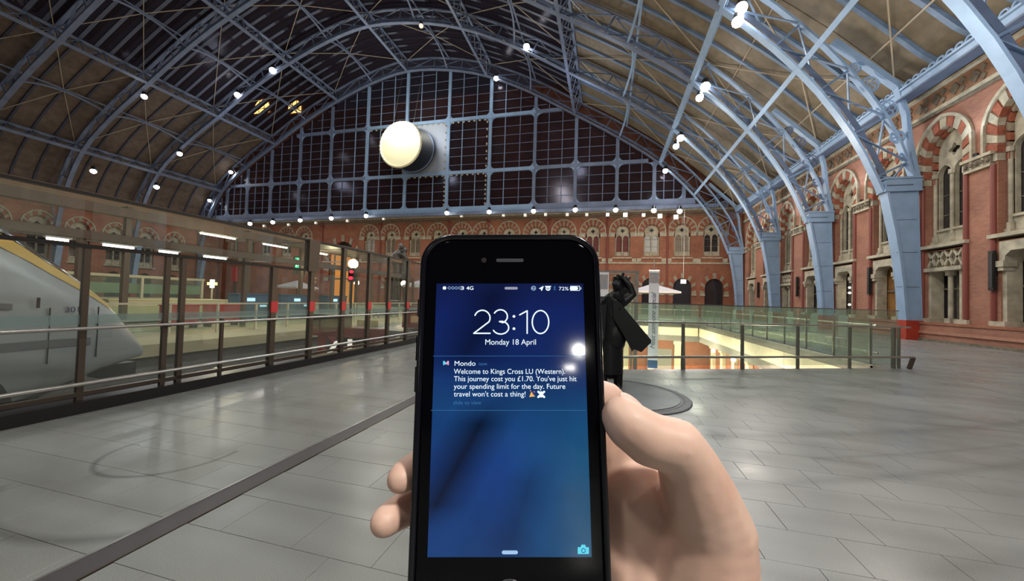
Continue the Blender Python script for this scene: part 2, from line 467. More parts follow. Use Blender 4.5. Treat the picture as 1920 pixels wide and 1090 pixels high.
# track bed, platforms to the left
tb = structure('floor'); tb.name = 'track_bed'
block('bed', (-12.6, -8, -1.25), (-6.9, 58, -1.15), M['grey'], tb)
block('platform_edge_wall', (-7.0, -8, -1.2), (-6.9, 58, -.03), M['grey'], tb)
for x in (-10.5, -9.07): block('rail', (x - .035, -8, -1.15), (x + .035, 13.4, -1.0), M['steel'], tb)
pf = structure('platform_floor')
pm = mat('lit_platform_paving', (.50, .44, .27), .55, var=.15, scale=.6)
block('platform_slab', (-40, -8, -.35), (-12.6, 58, 0.0), pm, pf)
block('platform_wall', (-13.1, -8, -1.2), (-12.95, 58, -.35), M['grey'], pf)
block('far_slab', (-77.4, -8, -.35), (-40, 58, 0.0), M['terrazzo_far'], pf)
block('track_end_slab', (-12.6, 15.0, -.35), (-6.9, 58, 0.0), M['terrazzo_far'], pf)

# lower arcade seen through the opening
la = structure('arcade_level')
lit = mat('warm_lower_floor', (.55, .47, .34), .4)
block('lower_floor', (-9, 7, -6.1), (14, 44, -6.0), lit, la)
block('fascia_edge', (VB[0], 12.3, -.32), (VB[0] + .3, VFAR + .3, -.02), M['grey'], la)
block('fascia_edge', (VA[0] - .3, 8.3, -.32), (VA[0], VFAR + .3, -.02), M['grey'], la)
block('fascia_edge', (VA[0], VFAR, -.32), (VB[0] + .3, VFAR + .3, -.02), M['grey'], la)
for i in range(7):
    y0 = 12.55 + i * 3.0
    block('fascia_panel', (VB[0] + .03, y0, -1.02), (VB[0] + .3, y0 + 2.97, -.34), M['cream'], la)
for i in range(3):
    x0 = VA[0] + i * 3.07
    block('fascia_panel', (x0, VFAR + .03, -1.02), (x0 + 3.04, VFAR + .3, -.34), M['cream'], la)
block('ceiling_edge', (VB[0] + .1, 12.3, -1.5), (VB[0] + 1.6, VFAR + .3, -1.04), M['grey'], la)
block('ceiling_edge', (VA[0], VFAR + .1, -1.5), (VB[0] + 1.6, VFAR + 1.6, -1.04), M['grey'], la)
block('lower_wall', (VB[0] + 1.6, 10, -6.0), (VB[0] + 1.9, 40, -1.05), M['brick_far'], la)
block('lower_wall', (-9, 37.0, -6.0), (VB[0] + 1.6, 37.3, -1.05), M['brick_far'], la)
for i in range(9):
    y = 13 + i * 2.7
    block('pilaster', (VB[0] + 1.35, y, -6.0), (VB[0] + 1.6, y + .55, -1.5), M['cream'], la)
    block('pilaster_capital', (VB[0] + 1.25, y - .1, -2.1), (VB[0] + 1.6, y + .65, -1.8), M['cream'], la)
for i in range(7):
    x = -7.5 + i * 2.3
    block('pilaster', (x, 36.7, -6.0), (x + .55, 37.0, -1.5), M['cream'], la)
    block('pilaster_capital', (x - .1, 36.6, -2.1), (x + .65, 37.0, -1.8), M['cream'], la)
    if i % 2: block('lit_shopfront', (x + .75, 36.92, -5.7), (x + 2.1, 36.98, -2.6), emit('shop_glow', (1, .8, .5), .8) if i == 1 else bpy.data.materials['shop_glow'], la)
for i in range(5):
    y = 14.2 + i * 5
    ball('arcade_lamp', (VB[0] + 1.3, y, -2.2), .16, M['globe2'], la)
    lamp('arcade_light', (VB[0] - 1.0, y, -2.0), 420, (1, .84, .58), .4)
for i in range(3): lamp('arcade_light', (0 + 2.6 * i, 31, -2.3), 620, (1, .84, .58), .4)
block('blue_sign_band', (-1.5, 33.0, -2.6), (1.2, 33.1, -1.7), mat('blue_shop_fascia', (.06, .12, .25), .4), la)

# ================================================================== roof
RIBS = [9.3, 18.0, 26.2, 34.5, 43.6, 54.0]
PIN = [(-77.3, 9.6), (-76, 15), (-72.7, 20.9), (-67, 25.3), (-60.2, 29.2), (-53.5, 33), (-46.9, 36), (-40, 38.4), (-33.3, 39.6), (-26, 38.9),
       (-19.1, 37.0), (-12, 33.6), (-5.1, 29.4), (1.3, 25.4), (6.9, 21.3), (11.35, 16.6), (14.2, 12.2), (15.7, 8.6)]
def offset(P, d):
    out = []
    for i, p in enumerate(P):
        a, b = P[max(0, i - 1)], P[min(len(P) - 1, i + 1)]
        t = Vector((b[0] - a[0], b[1] - a[1])).normalized(); n = Vector((-t.y, t.x))
        out.append((p[0] + n.x * d, p[1] + n.y * d))
    return out
POUT = offset(PIN, 1.9)
POUT[0] = (-79.0, 10.2); POUT[-1] = (17.2, 9.4)
PROOF = offset(PIN, 2.25)
PROOF[0] = (-79.2, 14.0); PROOF[-1] = (17.5, 14.7); PROOF[-2] = (16.3, 15.6); PROOF[-3] = (13.4, 18.6); PROOF[1] = (-78.0, 17.5)
def P3(p, y): return (p[0], y, p[1])
def smooth(P, n=3):
    """Catmull-Rom refinement"""
    out = []
    for i in range(len(P) - 1):
        p0, p1, p2, p3 = P[max(0, i - 1)], P[i], P[i + 1], P[min(len(P) - 1, i + 2)]
        for k in range(n):
            t = k / n
            out.append(tuple(.5 * ((2 * b) + (-a + c) * t + (2 * a - 5 * b + 4 * c - d) * t * t + (-a + 3 * b - 3 * c + d) * t ** 3) for a, b, c, d in zip(p0, p1, p2, p3)))
    out.append(P[-1]); return out
SIN, SOUT = smooth(PIN), smooth(POUT)
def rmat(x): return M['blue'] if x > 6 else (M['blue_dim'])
ceil = structure('ceiling')
# main ribs: flanges and single lattice bars
for k, Y in enumerate(RIBS):
    rb = structure('roof_rib'); rb['label'] = ORD[k] + ' main lattice rib of the blue iron roof counted from the viewer'
    w = .5 if k else .45
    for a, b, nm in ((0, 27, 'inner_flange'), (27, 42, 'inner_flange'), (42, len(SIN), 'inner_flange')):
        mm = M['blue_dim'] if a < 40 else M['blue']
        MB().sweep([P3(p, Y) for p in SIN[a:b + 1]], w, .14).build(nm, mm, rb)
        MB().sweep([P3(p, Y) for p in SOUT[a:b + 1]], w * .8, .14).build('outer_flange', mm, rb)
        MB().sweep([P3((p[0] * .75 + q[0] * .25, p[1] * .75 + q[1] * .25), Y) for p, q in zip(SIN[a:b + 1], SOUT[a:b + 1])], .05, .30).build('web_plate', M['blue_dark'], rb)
    bar = MB(); n = len(SIN)
    i = 0
    while i < n - 1:
        one = SIN[i][0] > -8 and 1 <= k <= 5
        e = min(i + 2, n - 1)
        p, q, r_, s_ = SIN[i], SIN[e], SOUT[i], SOUT[e]
        m_ = M['blue_shaded'] if p[0] > 6 else M['blue_dark']
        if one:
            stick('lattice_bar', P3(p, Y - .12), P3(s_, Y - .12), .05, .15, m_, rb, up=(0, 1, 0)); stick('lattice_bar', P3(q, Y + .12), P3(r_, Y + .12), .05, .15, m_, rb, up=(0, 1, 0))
            stick('strut', P3(p, Y), P3(r_, Y), .12, .16, m_, rb, up=(0, 1, 0))
        else:
            bar.bar(P3(p, Y - .1), P3(s_, Y - .1), .05, .15, up=(0, 1, 0)).bar(P3(q, Y + .1), P3(r_, Y + .1), .05, .15, up=(0, 1, 0)).bar(P3(p, Y), P3(r_, Y), .12, .12, up=(0, 1, 0))
        i += 2
    tag(bar.build('lattice', M['blue_dark'], rb), kind='stuff')
# iron columns
for k, Y in enumerate(RIBS):
    for side in (1, -1):
        if side == -1 and Y < 18: continue
        cl = structure('iron_column'); cl['label'] = ('blue iron column foot with red base against the right wall, ' if side == 1 else 'blue iron column foot against the far left wall, ') + ORD[k] + ' from the viewer'
        X = (lambda x: x) if side == 1 else (lambda x: -60.35 - x)
        f = lambda u, v, t: (X(u), t, v)
        MB().prism([(15.95, 8.7), (17.3, 8.7), (17.5, 1.1), (16.82, 1.1), (16.72, 3.2), (16.45, 5.6)], f, Y - .22, Y + .22).build('web_plate', M['blue'], cl)
        fl = [(15.82, 8.7), (16.0, 7.6), (16.25, 6.2), (16.45, 4.8), (16.62, 3.2), (16.76, 1.1)]
        MB().sweep([(X(a), Y, b) for a, b in fl], .66, .13).build('flange', M['blue'], cl)
        MB().sweep([(X(17.26), Y, 8.7), (X(17.46), Y, 1.1)], .5, .1).build('flange', M['blue'], cl)
        for a, b in ((15.72, 17.42), ):
            MB().box((min(X(a), X(b)), Y - .34, 8.62), (max(X(a), X(b)), Y + .34, 9.3)).build('capital', M['blue'], cl)
            MB().box((min(X(a - .07), X(b)), Y - .4, 9.3), (max(X(a - .07), X(b)), Y + .4, 9.4)).build('moulding', M['blue'], cl)
            MB().box((min(X(a - .05), X(b)), Y - .38, 8.56), (max(X(a - .05), X(b)), Y + .38, 8.66)).build('moulding', M['blue'], cl)
            MB().box((min(X(15.75), X(17.0)), Y - .37, 8.9), (max(X(15.75), X(17.0)), Y - .34, 8.95)).build('slot', M['blue_dark'], cl)
        MB().box((min(X(16.66), X(17.56)), Y - .38, 0), (max(X(16.66), X(17.56)), Y + .38, 1.1)).build('red_base', M['redpaint'], cl)
        MB().box((min(X(16.6), X(17.17 + .01)), Y - .42, 0), (max(X(16.6), X(17.18)), Y + .42, .12)).build('red_plinth', M['redpaint'], cl)
        for zz in (6.9, 5.0, 3.0):
            MB().box((min(X(16.3), X(17.6)), Y - .232, zz), (max(X(16.3), X(17.6)), Y - .222, zz + .03)).build('seam', M['blue_dark'], cl)
        # wall post and tracery spandrel above the capital
        if side == 1:
            MB().sweep([(17.35, Y, 9.4), (17.0, Y, 11.5), (16.85, Y, 13.2), (16.45, Y, 14.8)], .4, .2).build('wall_post', M['blue'], cl)
            stick('spandrel_beam', (16.6, Y, 14.75), (13.2, Y, 18.1), .3, .45, M['blue'], cl, up=(0, 1, 0))
            tr = [((15.95, 13.6), .52), ((16.45, 11.9), .36), ((15.1, 15.2), .46), ((16.75, 10.7), .22), ((14.35, 16.3), .3)]
            for (cx, cz), R in tr:
                t = MB()
                for j in range(5):
                    a = 2 * PI * j / 5 + .3
                    t.ring((cx + R * .52 * math.cos(a), Y, cz + R * .52 * math.sin(a)), ((1, 0, 0), (0, 0, 1)), R * .3, .035, 10, 4)
                t.ring((cx, Y, cz), ((1, 0, 0), (0, 0, 1)), R, .05, 18, 4)
                t.build('tracery_rosette', M['blue_dark'] if k % 2 else M['blue'], cl)
# longitudinal girders at the ribs' panel points
GI = [2, 4, 6, 8, 10, 12, 14, 15]
for gi in GI:
    p, q = PIN[gi], POUT[gi]; X0 = p[0]
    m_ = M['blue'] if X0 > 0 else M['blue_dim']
    g_ = structure('roof_girder')
    wid = .42 if gi < 15 else .3
    d = Vector((q[0] - p[0], 0, q[1] - p[1])).normalized()
    for Y0, Y1 in zip(RIBS, RIBS[1:]):
        stick('bottom_flange', (p[0], Y0, p[1]), (p[0], Y1, p[1]), wid, .10, m_, g_, up=d)
        if gi < 14: stick('top_flange', (q[0], Y0, q[1]), (q[0], Y1, q[1]), .34, .10, m_, g_, up=d)
        if gi == 14: stick('web_plate', (p[0] + d.x * .25, Y0, p[1] + d.z * .25), (p[0] + d.x * .25, Y1, p[1] + d.z * .25), .06, .5, m_, g_, up=d.cross(Vector((0, 1, 0))))
        if gi >= 14: continue
        n = 4; b = MB()
        for i in range(n):
            a, c = Y0 + (Y1 - Y0) * i / n, Y0 + (Y1 - Y0) * (i + 1) / n
            b.bar((p[0], a, p[1]), (q[0], c, q[1]), .07, .12, up=(1, 0, 0)).bar((q[0], a, q[1]), (p[0], c, p[1]), .07, .12, up=(1, 0, 0))
            b.bar((p[0], a, p[1]), (q[0], a, q[1]), .1, .14, up=(1, 0, 0))
        tag(b.build('lattice', M['blue_dark'] if X0 < 5 else m_, g_), kind='stuff')
# bowed secondary purlins between the girders
for gi in (3, 5, 7, 9, 11, 13):
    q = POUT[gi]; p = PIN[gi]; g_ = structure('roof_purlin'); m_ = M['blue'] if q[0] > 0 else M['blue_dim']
    for Y0, Y1 in zip(RIBS, RIBS[1:]):
        pts, top = [], []
        for i in range(13):
            t = i / 12; y = Y0 + (Y1 - Y0) * t; s_ = 1 - (1 - (2 * t - 1) ** 2) * .8
            pts.append((q[0] + (p[0] - q[0]) * s_ * .9, y, q[1] + (p[1] - q[1]) * s_ * .9))
        MB().sweep(pts, .22, .09, wdir=Vector((q[1] - p[1], 0, p[0] - q[0])).normalized()).build('bowed_chord', m_, g_)
        stick('purlin_bar', (q[0], Y0, q[1]), (q[0], Y1, q[1]), .2, .12, m_, g_)
# boarded and glazed covering
SR = smooth(PROOF, 2)
NB = 4
lines = []
for Y0, Y1 in zip(RIBS, RIBS[1:]):
    for j in range(NB): lines.append((Y0 + (Y1 - Y0) * j / NB, Y0 + (Y1 - Y0) * (j + 1) / NB, j))
BR = [i for i in range(len(SR) - 1) if SR[i][0] > -5.6]; BL = [i for i in range(len(SR) - 1) if SR[i + 1][0] < -58]
def quad(name, a, b, y0, y1, th, m_, parent):
    t = Vector((b[0] - a[0], b[1] - a[1])).normalized(); n = Vector((-t.y, t.x)) * th
    return MB().prism([a, b, (b[0] + n.x, b[1] + n.y), (a[0] + n.x, a[1] + n.y)], lambda u, v, s: (u, s, v), y0 + .03, y1 - .03).build(name, m_, parent)
for (y0, y1, j) in lines:
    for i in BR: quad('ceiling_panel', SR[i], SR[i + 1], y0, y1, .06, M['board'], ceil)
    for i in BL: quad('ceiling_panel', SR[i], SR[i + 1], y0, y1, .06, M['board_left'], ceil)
mid = [i for i in range(len(SR) - 1) if i not in BR and i not in BL]
for (y0, y1, j) in lines[4:]:
    for i in mid[::2]:
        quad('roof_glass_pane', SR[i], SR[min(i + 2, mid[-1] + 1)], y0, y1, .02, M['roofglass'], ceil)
M['raft'] = mat('dark_rafter', (.055, .058, .085), .6); M['ridge'] = mat('blue_grey_ridge', (.10, .115, .165), .6); M['ridge2'] = mat('dull_maroon_ridge', (.075, .05, .055), .7)  # left rafters carry their shade in the dark colour
# rafters: one swept bar each
for (y0, y1, j) in lines:
    if j: 
        MB().sweep([P3(SR[i], y0) for i in range(BR[0], BR[-1] + 2)], .26, .42).build('rafter', M['blue_shaded'], ceil)
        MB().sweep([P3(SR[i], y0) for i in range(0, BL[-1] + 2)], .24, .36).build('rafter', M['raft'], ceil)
SM = [SR[i] for i in mid] + [SR[mid[-1] + 1]]
y = 18.3
while y < 54:
    if min(abs(y - R_) for R_ in RIBS) > .4:
        MB().sweep([P3(p, y) for p in SM], .36, .16).build('glazing_ridge', M['ridge'], ceil)
        MB().sweep([(p[0], y + .66, p[1] + .35) for p in SM], .42, .10).build('glazing_ridge', M['ridge2'], ceil)
    y += 1.42
# thin diagonal tie rods under the boards and glazing
for bi, (Y0, Y1) in enumerate(zip(RIBS, RIBS[1:])):
    if bi == 0: continue
    for a, b in ((2, 4), (4, 6), (6, 8), (8, 10), (10, 12), (12, 14), (14, 16)):
        A, B = PROOF[a], PROOF[b]; Mx = PROOF[(a + b) // 2]
        lo = -.35
        for s0, s1 in ((Y0, Y1), (Y1, Y0)):
            stick('tie_rod', (A[0], s0, A[1] + lo), (Mx[0], (s0 + s1) / 2, Mx[1] + lo), .07, .07, M['rod'], ceil)
            stick('tie_rod', (Mx[0], (s0 + s1) / 2, Mx[1] + lo), (B[0], s1, B[1] + lo), .07, .07, M['rod'], ceil)
for x_, z_ in ((15.0, 16.65), (10.2, 21.3)):
    for Y0, Y1 in zip(RIBS, RIBS[1:]): stick('conduit', (x_, Y0, z_), (x_, Y1, z_), .07, .07, M['rod'], ceil)
# night above the hall keeps dark: closed clay-tile backs over the boards are part of each panel

# gutter beam with scalloped cresting
for side, X in ((1, 16.62), (-1, -78.2)):
    gb = structure('gutter_beam')
    block('beam', (X - .12, 9.3, 14.05), (X + .5, 54.0, 14.55), M['blue'], gb)
    block('moulding', (X - .2, 9.3, 14.5), (X + .5, 54.0, 14.62), M['blue'], gb)
    block('moulding', (X - .2, 9.3, 13.98), (X + .5, 54.0, 14.08), M['blue_dark'], gb)
    if side == 1:
        sb = MB().ring((0, 0, 0), ((0, 1, 0), (0, 0, 1)), .2, .055, 10, 5, 0, PI); me = sb.build('scallop', M['blue'])
        me.location = (X - .14, 14.0, 14.62); me.parent = gb
        y = 14.0
        while y < 53:
            y += .52
            o = me.copy(); o.location = (X - .14, y, 14.62); C.objects.link(o); o.parent = gb

# ================================================================== gable screen under the last rib
GY = 54.7
wg = structure('window_1'); wg['label'] = 'great glazed gable screen of blue iron mullions under the last roof rib'
MX = [-76.3, -72.1, -67.2, -61.6, -55.1, -48.4, -41.0, -33.35, -25.6, -18.4, -11.1, -4.8, 1.2, 6.3, 10.2, 14.2]
TZ = [15.95, 22.0, 30.75]
ARC = sorted(SIN)
def arc_z(x): return lerp_tab(ARC, x) + .1
def arc_span(z):
    xs = [p[0] for p in ARC if p[1] > z]
    return (min(xs) - .3, max(xs) + .3) if xs else (0, 0)
for x in MX[1:-1]:
    block('mullion', (x - .24, GY - .2, 15.4), (x + .24, GY + .2, arc_z(x)), M['blue_dim'] if not -45 < x < -15 else M['blue'], wg)  # brighter blue near the clock paints its glow on the bars
for i, z in enumerate(TZ):
    a, b = arc_span(z)
    h = .45 if i == 0 else .26
    e = [a] + [x for x in MX if a < x < b] + [b]
    for p, q in zip(e, e[1:]): block('transom', (p, GY - .22, z - h), (q, GY + .22, z + h), M['blue'] if -45 < p < -14 else M['blue_dim'], wg)
block('sill_girder', (-76.5, GY - .5, 15.0), (14.5, GY + .2, 15.45), M['blue_dim'], wg)
gus = MB()
for x in MX[1:-1]:
    for z in TZ:
        for sx in (-1, 1):
            for sz in (-1, 1):
                zz = z + sz * (.45 if z < 16 else .26); xx = x + sx * .24
                if zz + sz * .9 > arc_z(xx + sx * .9) or z < 16 and sz < 0: continue
                P = [(xx, zz)] + [(xx + sx * .75 * (1 - math.sin(a)), zz + sz * .75 * (1 - math.cos(a))) for a in (0, PI / 8, PI / 4, 3 * PI / 8, PI / 2)]
                gus.prism(P, lambda u, v, t: (u, t, v), GY - .12, GY + .12)
gus.build('corner_brackets', M['blue'], wg)
gb2 = MB()
for x0, x1 in zip(MX, MX[1:]):
    for j in (1, 2):
        x = x0 + (x1 - x0) * j / 3
        zt = arc_z(x)
        if zt > 17: stick('glazing_bar', (x, GY, 16.3), (x, GY, zt), .13, .10, M['blue'] if -45 < x < -15 else M['blue_dim'], wg)
    z = 17.6
    while z < max(arc_z(x0), arc_z(x1)):
        a, b = x0, x1
        s0, s1 = arc_span(z)
        a, b = max(a, s0), min(b, s1)
        if b - a > .8 and all(abs(z - t) > .5 for t in TZ): gb2.bar((a, GY, z), (b, GY, z), .04, .07)
        z += 1.42
tag(gb2.build('glazing_bars', M['blue_dim'], wg), kind='stuff')
for x0, x1 in zip(MX, MX[1:]):
    for j in range(3):
        a = x0 + (x1 - x0) * j / 3; b = x0 + (x1 - x0) * (j + 1) / 3
        for z0, z1 in ((15.9, 22), (22, 30.75), (30.75, 60)):
            ta, tb = min(z1, arc_z(a)), min(z1, arc_z(b))
            if ta <= z0 + .05 and tb <= z0 + .05: continue
            ta, tb = max(ta, z0 + .02), max(tb, z0 + .02)
            b_ = MB(); b_.prism([(a + .01, z0), (b - .01, z0), (b - .01, tb), (a + .01, ta)], lambda u, v, t: (u, t, v), GY + .06, GY + .075)
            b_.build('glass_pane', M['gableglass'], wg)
# cable mouldings round the bays beside the clock
for (xa, xb, za, zb) in ((-33.3, -25.7, 22.0, 30.7), (-25.6, -18.5, 22.0, 30.7), (-33.3, -25.6, 16.0, 22.0), (-25.6, -18.5, 16.0, 22.0), (-41.0, -33.4, 22, 30.7)):
    mb = MB(); n = 7
    for i in range(n):
        z = za + .8 + (zb - za - 1.6) * i / (n - 1); mb.sph((xb - .42, GY - .15, z), .2, 1, (.8, .5, 1.1))
        x = xa + .8 + (xb - xa - 1.6) * i / (n - 1); mb.sph((x, GY - .15, zb - .42), .2, 1, (1.1, .5, .8))
    mb.build('beaded_moulding', M['stone'], wg)

# ================================================================== walls with pointed windows
def arch(w, spring, rise, n=8, base=None):
    """points from left foot over the apex to the right foot"""
    R = (w * w + rise * rise) / (2 * w); out = []
    a1 = math.atan2(rise, R - w)
    left = [(R - w - R * math.cos(a1 * i / n), spring + R * math.sin(a1 * i / n)) for i in range(n + 1)]
    left = [(x + 0.0, z) for x, z in left]
    pts = left + [(-x, z) for x, z in reversed(left[:-1])]
    if base is not None: pts = [(-w, base)] + pts + [(w, base)]
    return pts
def poly_sheet(name, outer, holes, F, t, m_, parent, depth=None, m2=None):
    """flat sheet with holes at depth t; the holes' edges run on to depth"""
    P = [outer] + holes; flatp = [p for q in P for p in q]
    tr = tessellate_polygon([[Vector((u, v, 0)) for u, v in q] for q in P])
    b = MB(); V = [b.bm.verts.new(F(u, v, t)) for u, v in flatp]
    for q in tr: b.face([V[i] for i in q])
    o = b.build(name, m_, parent)
    if depth is not None:
        b = MB()
        for q in holes + ([outer] if m2 is None else []):
            n = len(q); A = [b.bm.verts.new(F(u, v, t)) for u, v in q]; B = [b.bm.verts.new(F(u, v, depth)) for u, v in q]
            for i in range(n): b.face([A[i], A[(i + 1) % n], B[(i + 1) % n], B[i]])
        b.build('reveal', m2 or m_, parent)
    return o
def wedge_ring(name, inner, outer, F, t0, t1, n, mats_, parent, gap=.012, joined=False):
    """voussoirs: the arch band cut into n stones"""
    def along(P):
        L = [0]
        for a, b in zip(P, P[1:]): L.append(L[-1] + math.dist(a, b))
        def at(s):
            s *= L[-1]
            for i in range(len(P) - 1):
                if s <= L[i + 1] + 1e-9:
                    k = (s - L[i]) / max(1e-9, L[i + 1] - L[i]); return (P[i][0] + (P[i + 1][0] - P[i][0]) * k, P[i][1] + (P[i + 1][1] - P[i][1]) * k)
            return P[-1]
        return at
    I, O = along(inner), along(outer)
    bms = [MB(), MB()]
    for i in range(n):
        a, b = i / n + gap / 2, (i + 1) / n - gap / 2; m_ = (a + b) / 2
        P = [I(a), O(a), O(m_), O(b), I(b), I(m_)]
        if joined: bms[i % 2].prism(P, F, t0, t1)
        else: MB().prism(P, F, t0, t1).build('voussoir', mats_[i % 2], parent)
    if joined:
        for k in (0, 1): bms[k].build('voussoirs', mats_[k], parent)
M['pane_curtain'] = mat('pale_blind', (.50, .50, .49), .6)
M['pane_red'] = mat('red_curtain', (.16, .03, .025), .6)
M['pane_dim'] = mat('dim_curtain', (.25, .20, .15), .6)
WN = [1]
def upper_window(F, c, parent, near=True, st='stone', fill=None, big=1.0, sill=5.3, spr=10.35, capz=8.75, hw=1.12, ow=1.62, rise=1.35, orise=1.9, joined=False, shafts=True):
    """striped arch, two lancets under a pierced tympanum, stone shafts"""
    G = lambda u, v, t: F(c + u, v, t)
    WN[0] += 1
    w_ = structure('window_%d' % WN[0]); w_.parent = parent
    inn = arch(hw - .015, spr, rise - .015, 7, base=capz); out = arch(ow, spr, orise, 7, base=capz)
    wedge_ring('voussoir', inn, out, G, -.05, .25, 17, (M[st], M['redstone']), w_, joined=joined)
    hood = arch(ow + .07, spr, orise + .08, 9, base=capz)
    b = MB()
    for p, q in zip(hood, hood[1:]): b.bar(G(p[0], p[1], -.08), G(q[0], q[1], -.08), .12, .16, up=F(0, 0, 1) if False else (0, 0, 1))
    b.build('hood_mould', M['stone'], w_)
    # second, recessed red-and-dark order
    inn2 = arch(hw - .16, spr, rise - .2, 7, base=capz)
    wedge_ring('inner_order', inn2, arch(hw - .02, spr, rise - .025, 7, base=capz), G, .28, .5, 15, (M['redstone'], M['stone_mid']), w_, joined=True)
    # tympanum
    lw = (hw - .16) / 2 - .07; lc = (hw - .16) / 2
    top = arch(hw - .17, spr, rise - .22, 7, base=sill + .75)
    lan = arch(lw, spr - 1.15, lw * 1.3, 6, base=sill + .75)
    h1 = [(u - lc, v) for u, v in lan]; h2 = [(u + lc, v) for u, v in lan]
    h1[0] = (h1[0][0], sill + .76); h1[-1] = (h1[-1][0], sill + .76); h2[0] = (h2[0][0], sill + .76); h2[-1] = (h2[-1][0], sill + .76)
    oc = [(.27 * (1 + .28 * math.cos(4 * a)) * math.cos(a), spr + .12 + .27 * (1 + .28 * math.cos(4 * a)) * math.sin(a)) for a in [2 * PI * i / 20 for i in range(20)]]
    poly_sheet('tracery', top, [h1, h2, oc], G, .45, M['stone'], w_, depth=.62, m2=M['stone'])
    for s in (-lc, lc):
        A = [(u + s, v) for u, v in arch(lw + .05, spr - 1.15, lw * 1.3 + .05, 6)]
        b = MB()
        for p, q in zip(A, A[1:]): b.bar(G(p[0], p[1], .42), G(q[0], q[1], .42), .08, .08)
        b.build('lancet_moulding', M['stone'], w_)
    fm = M[fill] if fill else M['darkglass']
    for s in (-lc, lc):
        b = MB(); b.prism([(s - lw - .05, sill + .7), (s + lw + .05, sill + .7), (s + lw + .05, spr - .6), (s - lw - .05, spr - .6)], G, .64, .66); b.build('pane', fm if fill != 'pane_mix' else M['darkglass'], w_)
        b = MB()
        for z in (sill + 1.7, sill + 2.8): b.bar(G(s - lw, z, .62), G(s + lw, z, .62), .04, .05)
        b.build('glazing_bar', M['stone_dark'], w_)
    b = MB(); b.prism([(-hw, spr - .7), (hw, spr - .7), (hw * .3, spr + rise), (-hw * .3, spr + rise)], G, .68, .7); b.build('pane', M['darkglass'], w_)
    # shafts with caps and bases
    for s in (-hw + .1, 0, hw - .1):
        b = MB(); p0, p1 = Vector(G(s, sill + .25, .36)), Vector(G(s, spr - 1.2, .36))
        b.bar(p0, p1, .17, .17, seg=10); b.bar(p1 - Vector((0, 0, .02)), p1 + Vector((0, 0, .22)), .3, .3, seg=8); b.bar(p0, p0 + Vector((0, 0, .3)), .3, .3, seg=8); b.bar(p0, p0 - Vector((0, 0, .22)), .34, .34)
        b.build('shaft', M['stone'], w_)
    # sill panel
    b = MB(); b.prism([(-hw, sill), (hw, sill), (hw, sill + .78), (-hw, sill + .78)], G, .40, .60); b.build('sill_panel', M['stone'], w_)
    for s in (-lc, lc):
        b = MB(); b.prism([(s - .3, sill + .15), (s + .3, sill + .15), (s + .3, sill + .55), (s - .3, sill + .55)], G, .36, .40)
        b.prism([(s - lw, sill + .78), (s + lw, sill + .78), (s + lw, sill + .9), (s - lw, sill + .9)], G, .30, .6); b.build('sill_tablet', M['stone'], w_)
    b = MB(); b.prism([(-hw - .3, sill - .16), (hw + .3, sill - .16), (hw + .3, sill + .02), (-hw - .3, sill + .02)], G, -.2, .55); b.build('sill', M['stone'], w_)
    return w_
DN = [0]
def lower_opening(F, c, parent, kind='corbel', base=1.05, top=4.95, hw=1.02):
    G = lambda u, v, t: F(c + u, v, t)
    DN[0] += 1
    d = structure('door_%d' % DN[0]); d.parent = parent
    fill = {'amber': M['pane_wood'], 'dark': M['darkglass']}.get('amber' if kind == 'amber' else 'dark')
    b = MB(); b.prism([(-hw, base - .2), (hw, base - .2), (hw, top), (-hw, top)], G, .66, .7); b.build('door_leaf', fill, d)
    b = MB()
    for z in (2.9,): b.bar(G(-hw, z, .62), G(hw, z, .62), .08, .10)
    b.bar(G(0, base - .1, .62), G(0, top, .62), .07, .07); b.build('door_frame', M['stone_dark'], d)
    for s in (-1, 1):
        b = MB(); b.prism([(s * hw, base - .1), (s * (hw - .2), base - .1), (s * (hw - .2), 4.0), (s * hw, 4.0)], G, .05, .6); b.build('jamb', M['stone'], d)
        b = MB(); b.prism([(s * (hw + .42), base - .35), (s * (hw - .3), base - .35), (s * (hw - .3), base + .22), (s * (hw + .42), base + .22)], G, -.12, .6); b.build('plinth_block', M['stone'], d)
    if kind == 'lattice':
        b = MB(); b.bar(G(0, base, .3), G(0, 3.8, .3), .2, .2, seg=10); b.bar(G(0, 3.6, .3), G(0, 3.95, .3), .42, .42, seg=8); b.bar(G(0, base, .3), G(0, base + .25, .3), .34, .34); b.build('centre_shaft', M['stone'], d)
        b = MB(); b.prism([(-hw - .1, 3.85), (hw + .1, 3.85), (hw + .1, 4.05), (-hw - .1, 4.05)], G, -.12, .6); b.build('lintel', M['stone'], d)
        b = MB(); b.prism([(-hw, 4.05), (hw, 4.05), (hw, 5.0), (-hw, 5.0)], G, .12, .5); b.build('panel', M['stone_dark'], d)
        for i in range(4):
            x = -hw + .26 + i * .52
            for s in (-1, 1): b = MB(); b.bar(G(x - s * .27, 4.1, .06), G(x + s * .27, 4.98, .06), .1, .1); b.build('lattice_bar', M['stone'], d)
    else:
        P = [(-hw, 4.0), (-hw, 4.95), (hw, 4.95), (hw, 4.0), (hw - .22, 4.0), (hw - .26, 4.28), (hw - .5, 4.5), (-hw + .5, 4.5), (-hw + .26, 4.28), (-hw + .22, 4.0)]
        b = MB(); b.prism(P, G, -.06, .6); b.build('corbelled_head', M['stone'], d)
        for s in (-1, 1):
            b = MB(); b.bar(G(s * (hw - .1), 3.78, .1), G(s * (hw - .1), 4.05, .1), .36, .5); b.bar(G(s * (hw - .1), 3.6, .1), G(s * (hw - .1), 3.8, .1), .26, .4); b.build('corbel', M['stone'], d)
    return d
M['pane_wood'] = mat('amber_lit_door_glass', (.34, .17, .055), .35, var=.4, scale=2)

